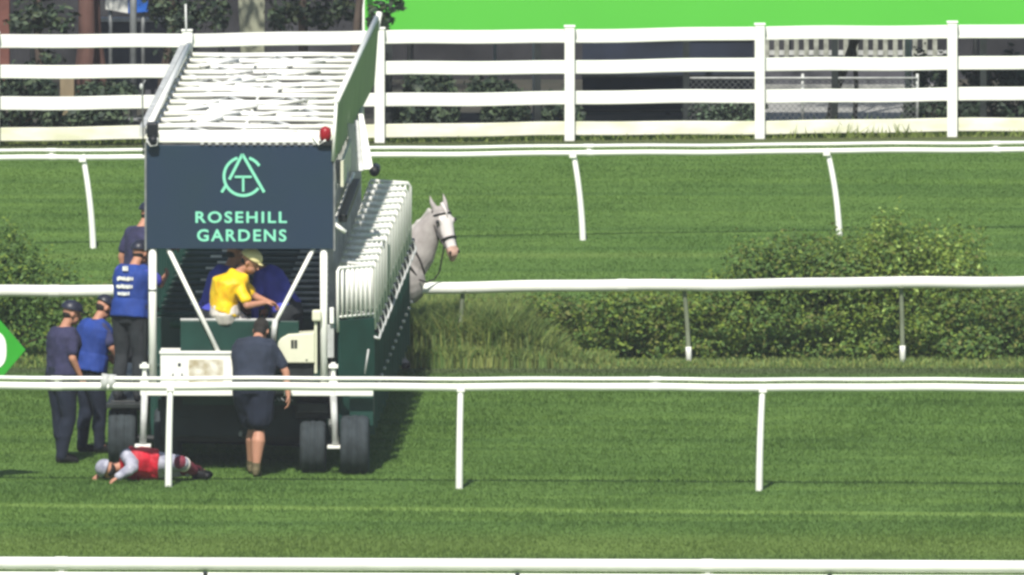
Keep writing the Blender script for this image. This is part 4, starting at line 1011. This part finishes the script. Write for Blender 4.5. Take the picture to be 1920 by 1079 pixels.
# G: indigo jacket, left of the jockey, further in
J = base_pose(); J['elR'] = V((.26,.2,1.3)); J['wrR'] = V((.2,.42,1.2)); J['elL'] = V((-.3,.16,1.3)); J['wrL'] = V((-.24,.4,1.2)); lean(J, R(-22))
p = G(398, 600, .62); p.z = .66
person('man in indigo jacket standing in the stall just left of the jockey', GM@p, R(-60), J, (.2,1,-.3), scale=1.02, shirt='indigo', sleeve='long', trousers='blackcloth', fat=1.25)
# H: indigo jacket, right of the jockey, bending towards him
J = base_pose(); J['elR'] = V((.27,.16,1.2)); J['wrR'] = V((.16,.34,1.0)); J['elL'] = V((-.27,.16,1.2)); J['wrL'] = V((-.16,.36,1.0)); lean(J, R(-34)); J['head'] += V((0,.05,-.06))
p = G(540, 600, .66); p.z = .76
person('man in indigo jacket and dark cap bending towards the jockey from the right', GM@p, R(62), J, (0,1,-.5), scale=.97, shirt='indigo', sleeve='long', trousers='blackcloth', capg='white', fat=1.2)
# K: person lying on the turf
org = ground(280, 900)
J = dict(pelvis=V((.10,.0,.15)), waist=V((.0,0,.17)), chest=V((-.12,-.02,.17)), neck=V((-.31,-.02,.15)), head=V((-.43,-.05,.11)),
    shR=V((-.22,-.12,.26)), shL=V((-.22,.12,.10)), elR=V((-.17,-.34,.16)), wrR=V((-.33,-.40,.06)), elL=V((-.4,.2,.08)), wrL=V((-.5,.1,.05)),
    hipR=V((.12,-.06,.18)), hipL=V((.12,.08,.12)), knR=V((.34,-.26,.20)), knL=V((.38,-.05,.12)), anR=V((.50,.02,.08)), anL=V((.54,.2,.07)), toeR=V((.61,-.1,.05)), toeL=V((.64,.1,.05)))
J['palmR'] = V((0,0,-1)); J['palmL'] = V((0,0,-1))
person('jockey in red vest and grey sleeves lying on the grass by the gate wheel', org, 0, J, (-.2,.95,-.2), shirt='silk_grey', sleeve='long', sleeve_m='silk_grey', trousers='silk_grey', bootm='maroon', fat=1.1, boots=True, hat='helmet', hatm='silk_grey', vest='silk_red', group='jockeys')

# ------------------------------------------------------------------ grey horse
HB = ground(768, 690)
horse = empty('horse', HB, label='grey horse with dark bridle standing at the far end of the gate', cat='horse')
def hp(px, py, dy=0): v = Q(px, py, HB.y)-HB; v.y += dy; v.z = v.z; return v
bm = bmesh.new()
def ring(c, ax, wy, h): # cross ring: lateral half width wy, height half h
    ax = V(ax).normalized(); lat = V((0,1,0)); lat = (lat-ax*lat.dot(ax)).normalized(); up = ax.cross(lat).normalized(); return (V(c), lat*wy, up*h)
# trunk
loft(bm, [ring((-1.78,0,1.15),(1,0,0),.10,.12), ring((-1.68,0,1.18),(1,0,0),.22,.25), ring((-1.45,0,1.18),(1,0,0),.28,.32), ring((-1.1,0,1.12),(1,0,0),.27,.30), ring((-.75,0,1.08),(1,0,0),.29,.34), ring((-.42,0,1.10),(1,0,0),.28,.38), ring((-.18,0,1.08),(1,0,.1),.26,.37), ring((.0,0,1.04),(1,0,.2),.22,.33), ring((.10,0,1.03),(1,0,.2),.17,.24), ring((.16,0,1.06),(1,0,.2),.10,.14)], 20)
# neck
loft(bm, [ring((-.26,0,1.12),(.7,0,.6),.22,.34), ring((-.06,0,1.19),(.65,0,.7),.19,.285), ring((.095,-.01,1.315),(.6,0,.75),.15,.217), ring((.195,-.02,1.49),(.6,0,.75),.115,.165), ring((.275,-.03,1.635),(.6,0,.7),.095,.11), ring((.325,-.04,1.735),(.6,0,.6),.08,.08)], 20)
# head, hanging and turned to the camera
P0, P1 = hp(826, 393, -.04), hp(851, 480, -.22)
ax = (P1-P0).normalized(); fc = V((.45,-.85,0)); fc = (fc-ax*fc.dot(ax)).normalized(); lt = ax.cross(fc).normalized(); HL = (P1-P0).length
def hr(t, w, d, off=0): return (P0+ax*HL*t+fc*off, lt*w, fc*d)
loft(bm, [hr(-.06,.06,.06), hr(.03,.095,.11,-.02), hr(.2,.112,.135,-.03), hr(.36,.105,.13,-.035), hr(.52,.082,.10,-.015), hr(.68,.066,.08,-.002), hr(.82,.062,.07), hr(.93,.062,.066), hr(1.0,.045,.045)], 18)
ell(bm, P0+ax*HL*.98-fc*.035, (.042,.042,.05), None, 10)
for s in (1,-1):
    ell(bm, P0+ax*HL*.27+lt*.088*s+fc*.05, (.032,.032,.035), None, 10)
    b0_ = P0+lt*.06*s-ax*.01; tube(bm, [b0_, b0_-ax*.07+lt*.02*s, b0_-ax*.12+lt*.025*s, b0_-ax*.185+lt*.02*s], .040, 8, .007)
    ell(bm, P0+ax*HL*.88+lt*.045*s+fc*.03, (.028,.028,.03), None, 8)
# legs
def leg(x, y, front, dx=0):
    if front:
        pts = [((x,y,.95),.13),((x+.02,y,.74),.085),((x+.01,y,.50),.052),((x+.01,y,.47),.056),((x,y,.28),.036),((x+.005,y,.16),.045),((x+.04,y,.09),.036),((x+.06,y,.04),.055)]
    else:
        pts = [((x+.12,y,1.05),.20),((x+.16,y,.82),.13),((x+.0,y,.62),.075),((x-.10,y,.52),.058),((x-.08,y,.34),.040),((x-.05,y,.16),.047),((x-.01,y,.09),.037),((x+.02,y,.04),.055)]
    for (a, ra), (b, rb) in zip(pts, pts[1:]): caps(bm, a, ra, b, rb, 12)
leg(-.10, -.13, True); leg(-.20, .13, True); leg(-1.6, -.14, False); leg(-1.5, .14, False)
body = remesh('body', bm, [M['horse'], M['horseface'], M['muzzle'], M['hoof']], horse, .012, 5)
for p in body.data.polygons:
    c = p.center; t = (c-P0).dot(ax)/HL; off = (c-P0-ax*HL*t)
    if off.length < .2 and t > -.3 and c.z > 1.15:
        f = off.dot(fc)
        if t > .80 and (f > -.2): p.material_index = 2
        elif t > .10 and f > .02 and off.dot(lt)**2 < .08**2: p.material_index = 1
    if c.z < .07: p.material_index = 3
for s in (1,-1):
    bm = bmesh.new(); ell(bm, P0+ax*HL*.27+lt*.108*s+fc*.062, (.02,.02,.022), None, 10); obj('eye', bm, M['black'], horse, smooth=True)
    bm = bmesh.new(); ell(bm, P0+ax*HL*.92+lt*.052*s+fc*.05, (.014,.014,.02), None, 8); obj('nostril', bm, M['leather'], horse, smooth=True)
# mane and forelock
bm = bmesh.new(); tube(bm, [(-.34,0,1.44),(-.13,.0,1.42),(.0,0,1.525),(.12,-.02,1.635),(.23,-.03,1.75)], .032, 8, .026); remesh('mane', bm, M['mane'], horse, .01, 2, fold=.02)
bm = bmesh.new(); tube(bm, [P0-ax*.05+fc*.07, P0+ax*.05+fc*.11, P0+ax*.12+fc*.115], .022, 8, .006); obj('forelock', bm, M['horseface'], horse, smooth=True)
bm = bmesh.new(); tube(bm, [(-1.76,0,1.3),(-1.9,0,1.15),(-1.93,0,.8),(-1.9,0,.5)], .06, 8, .03); obj('tail', bm, M['horse'], horse, smooth=True)
# bridle, rein, breastplate
def hoop(bm, t, w, d, off, r, a0=0, a1=360, tilt=0):
    pts = [P0+ax*(HL*t+tilt*math.sin(R(a)))+fc*(off+d*math.sin(R(a)))+lt*w*math.cos(R(a)) for a in range(a0, a1+1, 15)]
    tube(bm, pts, r, 6)
bridle = bpy.data.objects.new('bridle', None); C.objects.link(bridle); bridle.parent = horse
bm = bmesh.new(); hoop(bm, .62, .082, .10, -.01, .013); obj('noseband', bm, M['leather'], bridle)
bm = bmesh.new(); hoop(bm, .10, .108, .128, -.02, .011, tilt=.02); obj('browband', bm, M['leather'], bridle)
for s in (1,-1):
    bm = bmesh.new(); tube(bm, [P0+lt*.10*s-ax*.0, P0+ax*HL*.2+lt*.120*s-fc*.03, P0+ax*HL*.45+lt*.105*s-fc*.03, P0+ax*HL*.78+lt*.07*s-fc*.0], .010, 6); obj('cheek_strap', bm, M['leather'], bridle)
a = P0+ax*HL*.78-lt*.07
bm = bmesh.new(); tube(bm, [P0+ax*HL*.74+lt*.068-fc*.02, hp(824,508,-.15), hp(815,522,-.13), hp(800,528,-.17), hp(786,522,-.2)], .009, 6); obj('rein', bm, M['leather'], bridle)
bp = bpy.data.objects.new('breastplate', None); C.objects.link(bp); bp.parent = horse
bm = bmesh.new(); tube(bm, [(-.30,-.21,1.46),(-.1,-.225,1.30),(.02,-.205,1.12),(.10,-.15,1.0),(.17,-.04,.93),(.17,.06,.93)], .014, 6); obj('strap', bm, M['leather'], bp)
bm = bmesh.new(); tube(bm, [(-.1,-.19,1.55),(.04,-.18,1.36),(.12,-.15,1.2),(.17,-.1,1.05)], .012, 6); obj('strap', bm, M['leather'], bp)
turf_blades()

# ------------------------------------------------------------------ thin summer haze
bm = bmesh.new(); box2(bm, (-60, -290, -1.2), (60, 80, 27))
hz_m = bpy.data.materials.new('haze_air'); hz_m.use_nodes = True; t = hz_m.node_tree; t.nodes.remove(t.nodes['Principled BSDF'])
pv = t.nodes.new('ShaderNodeVolumePrincipled'); pv.inputs['Color'].default_value = (.86,.93,1,1); pv.inputs['Density'].default_value = .00014
t.links.new(pv.outputs[0], t.nodes['Material Output'].inputs['Volume'])
tag(obj('haze', bm, hz_m), label='thin pale haze filling the air over the racecourse', cat='haze', kind='stuff')
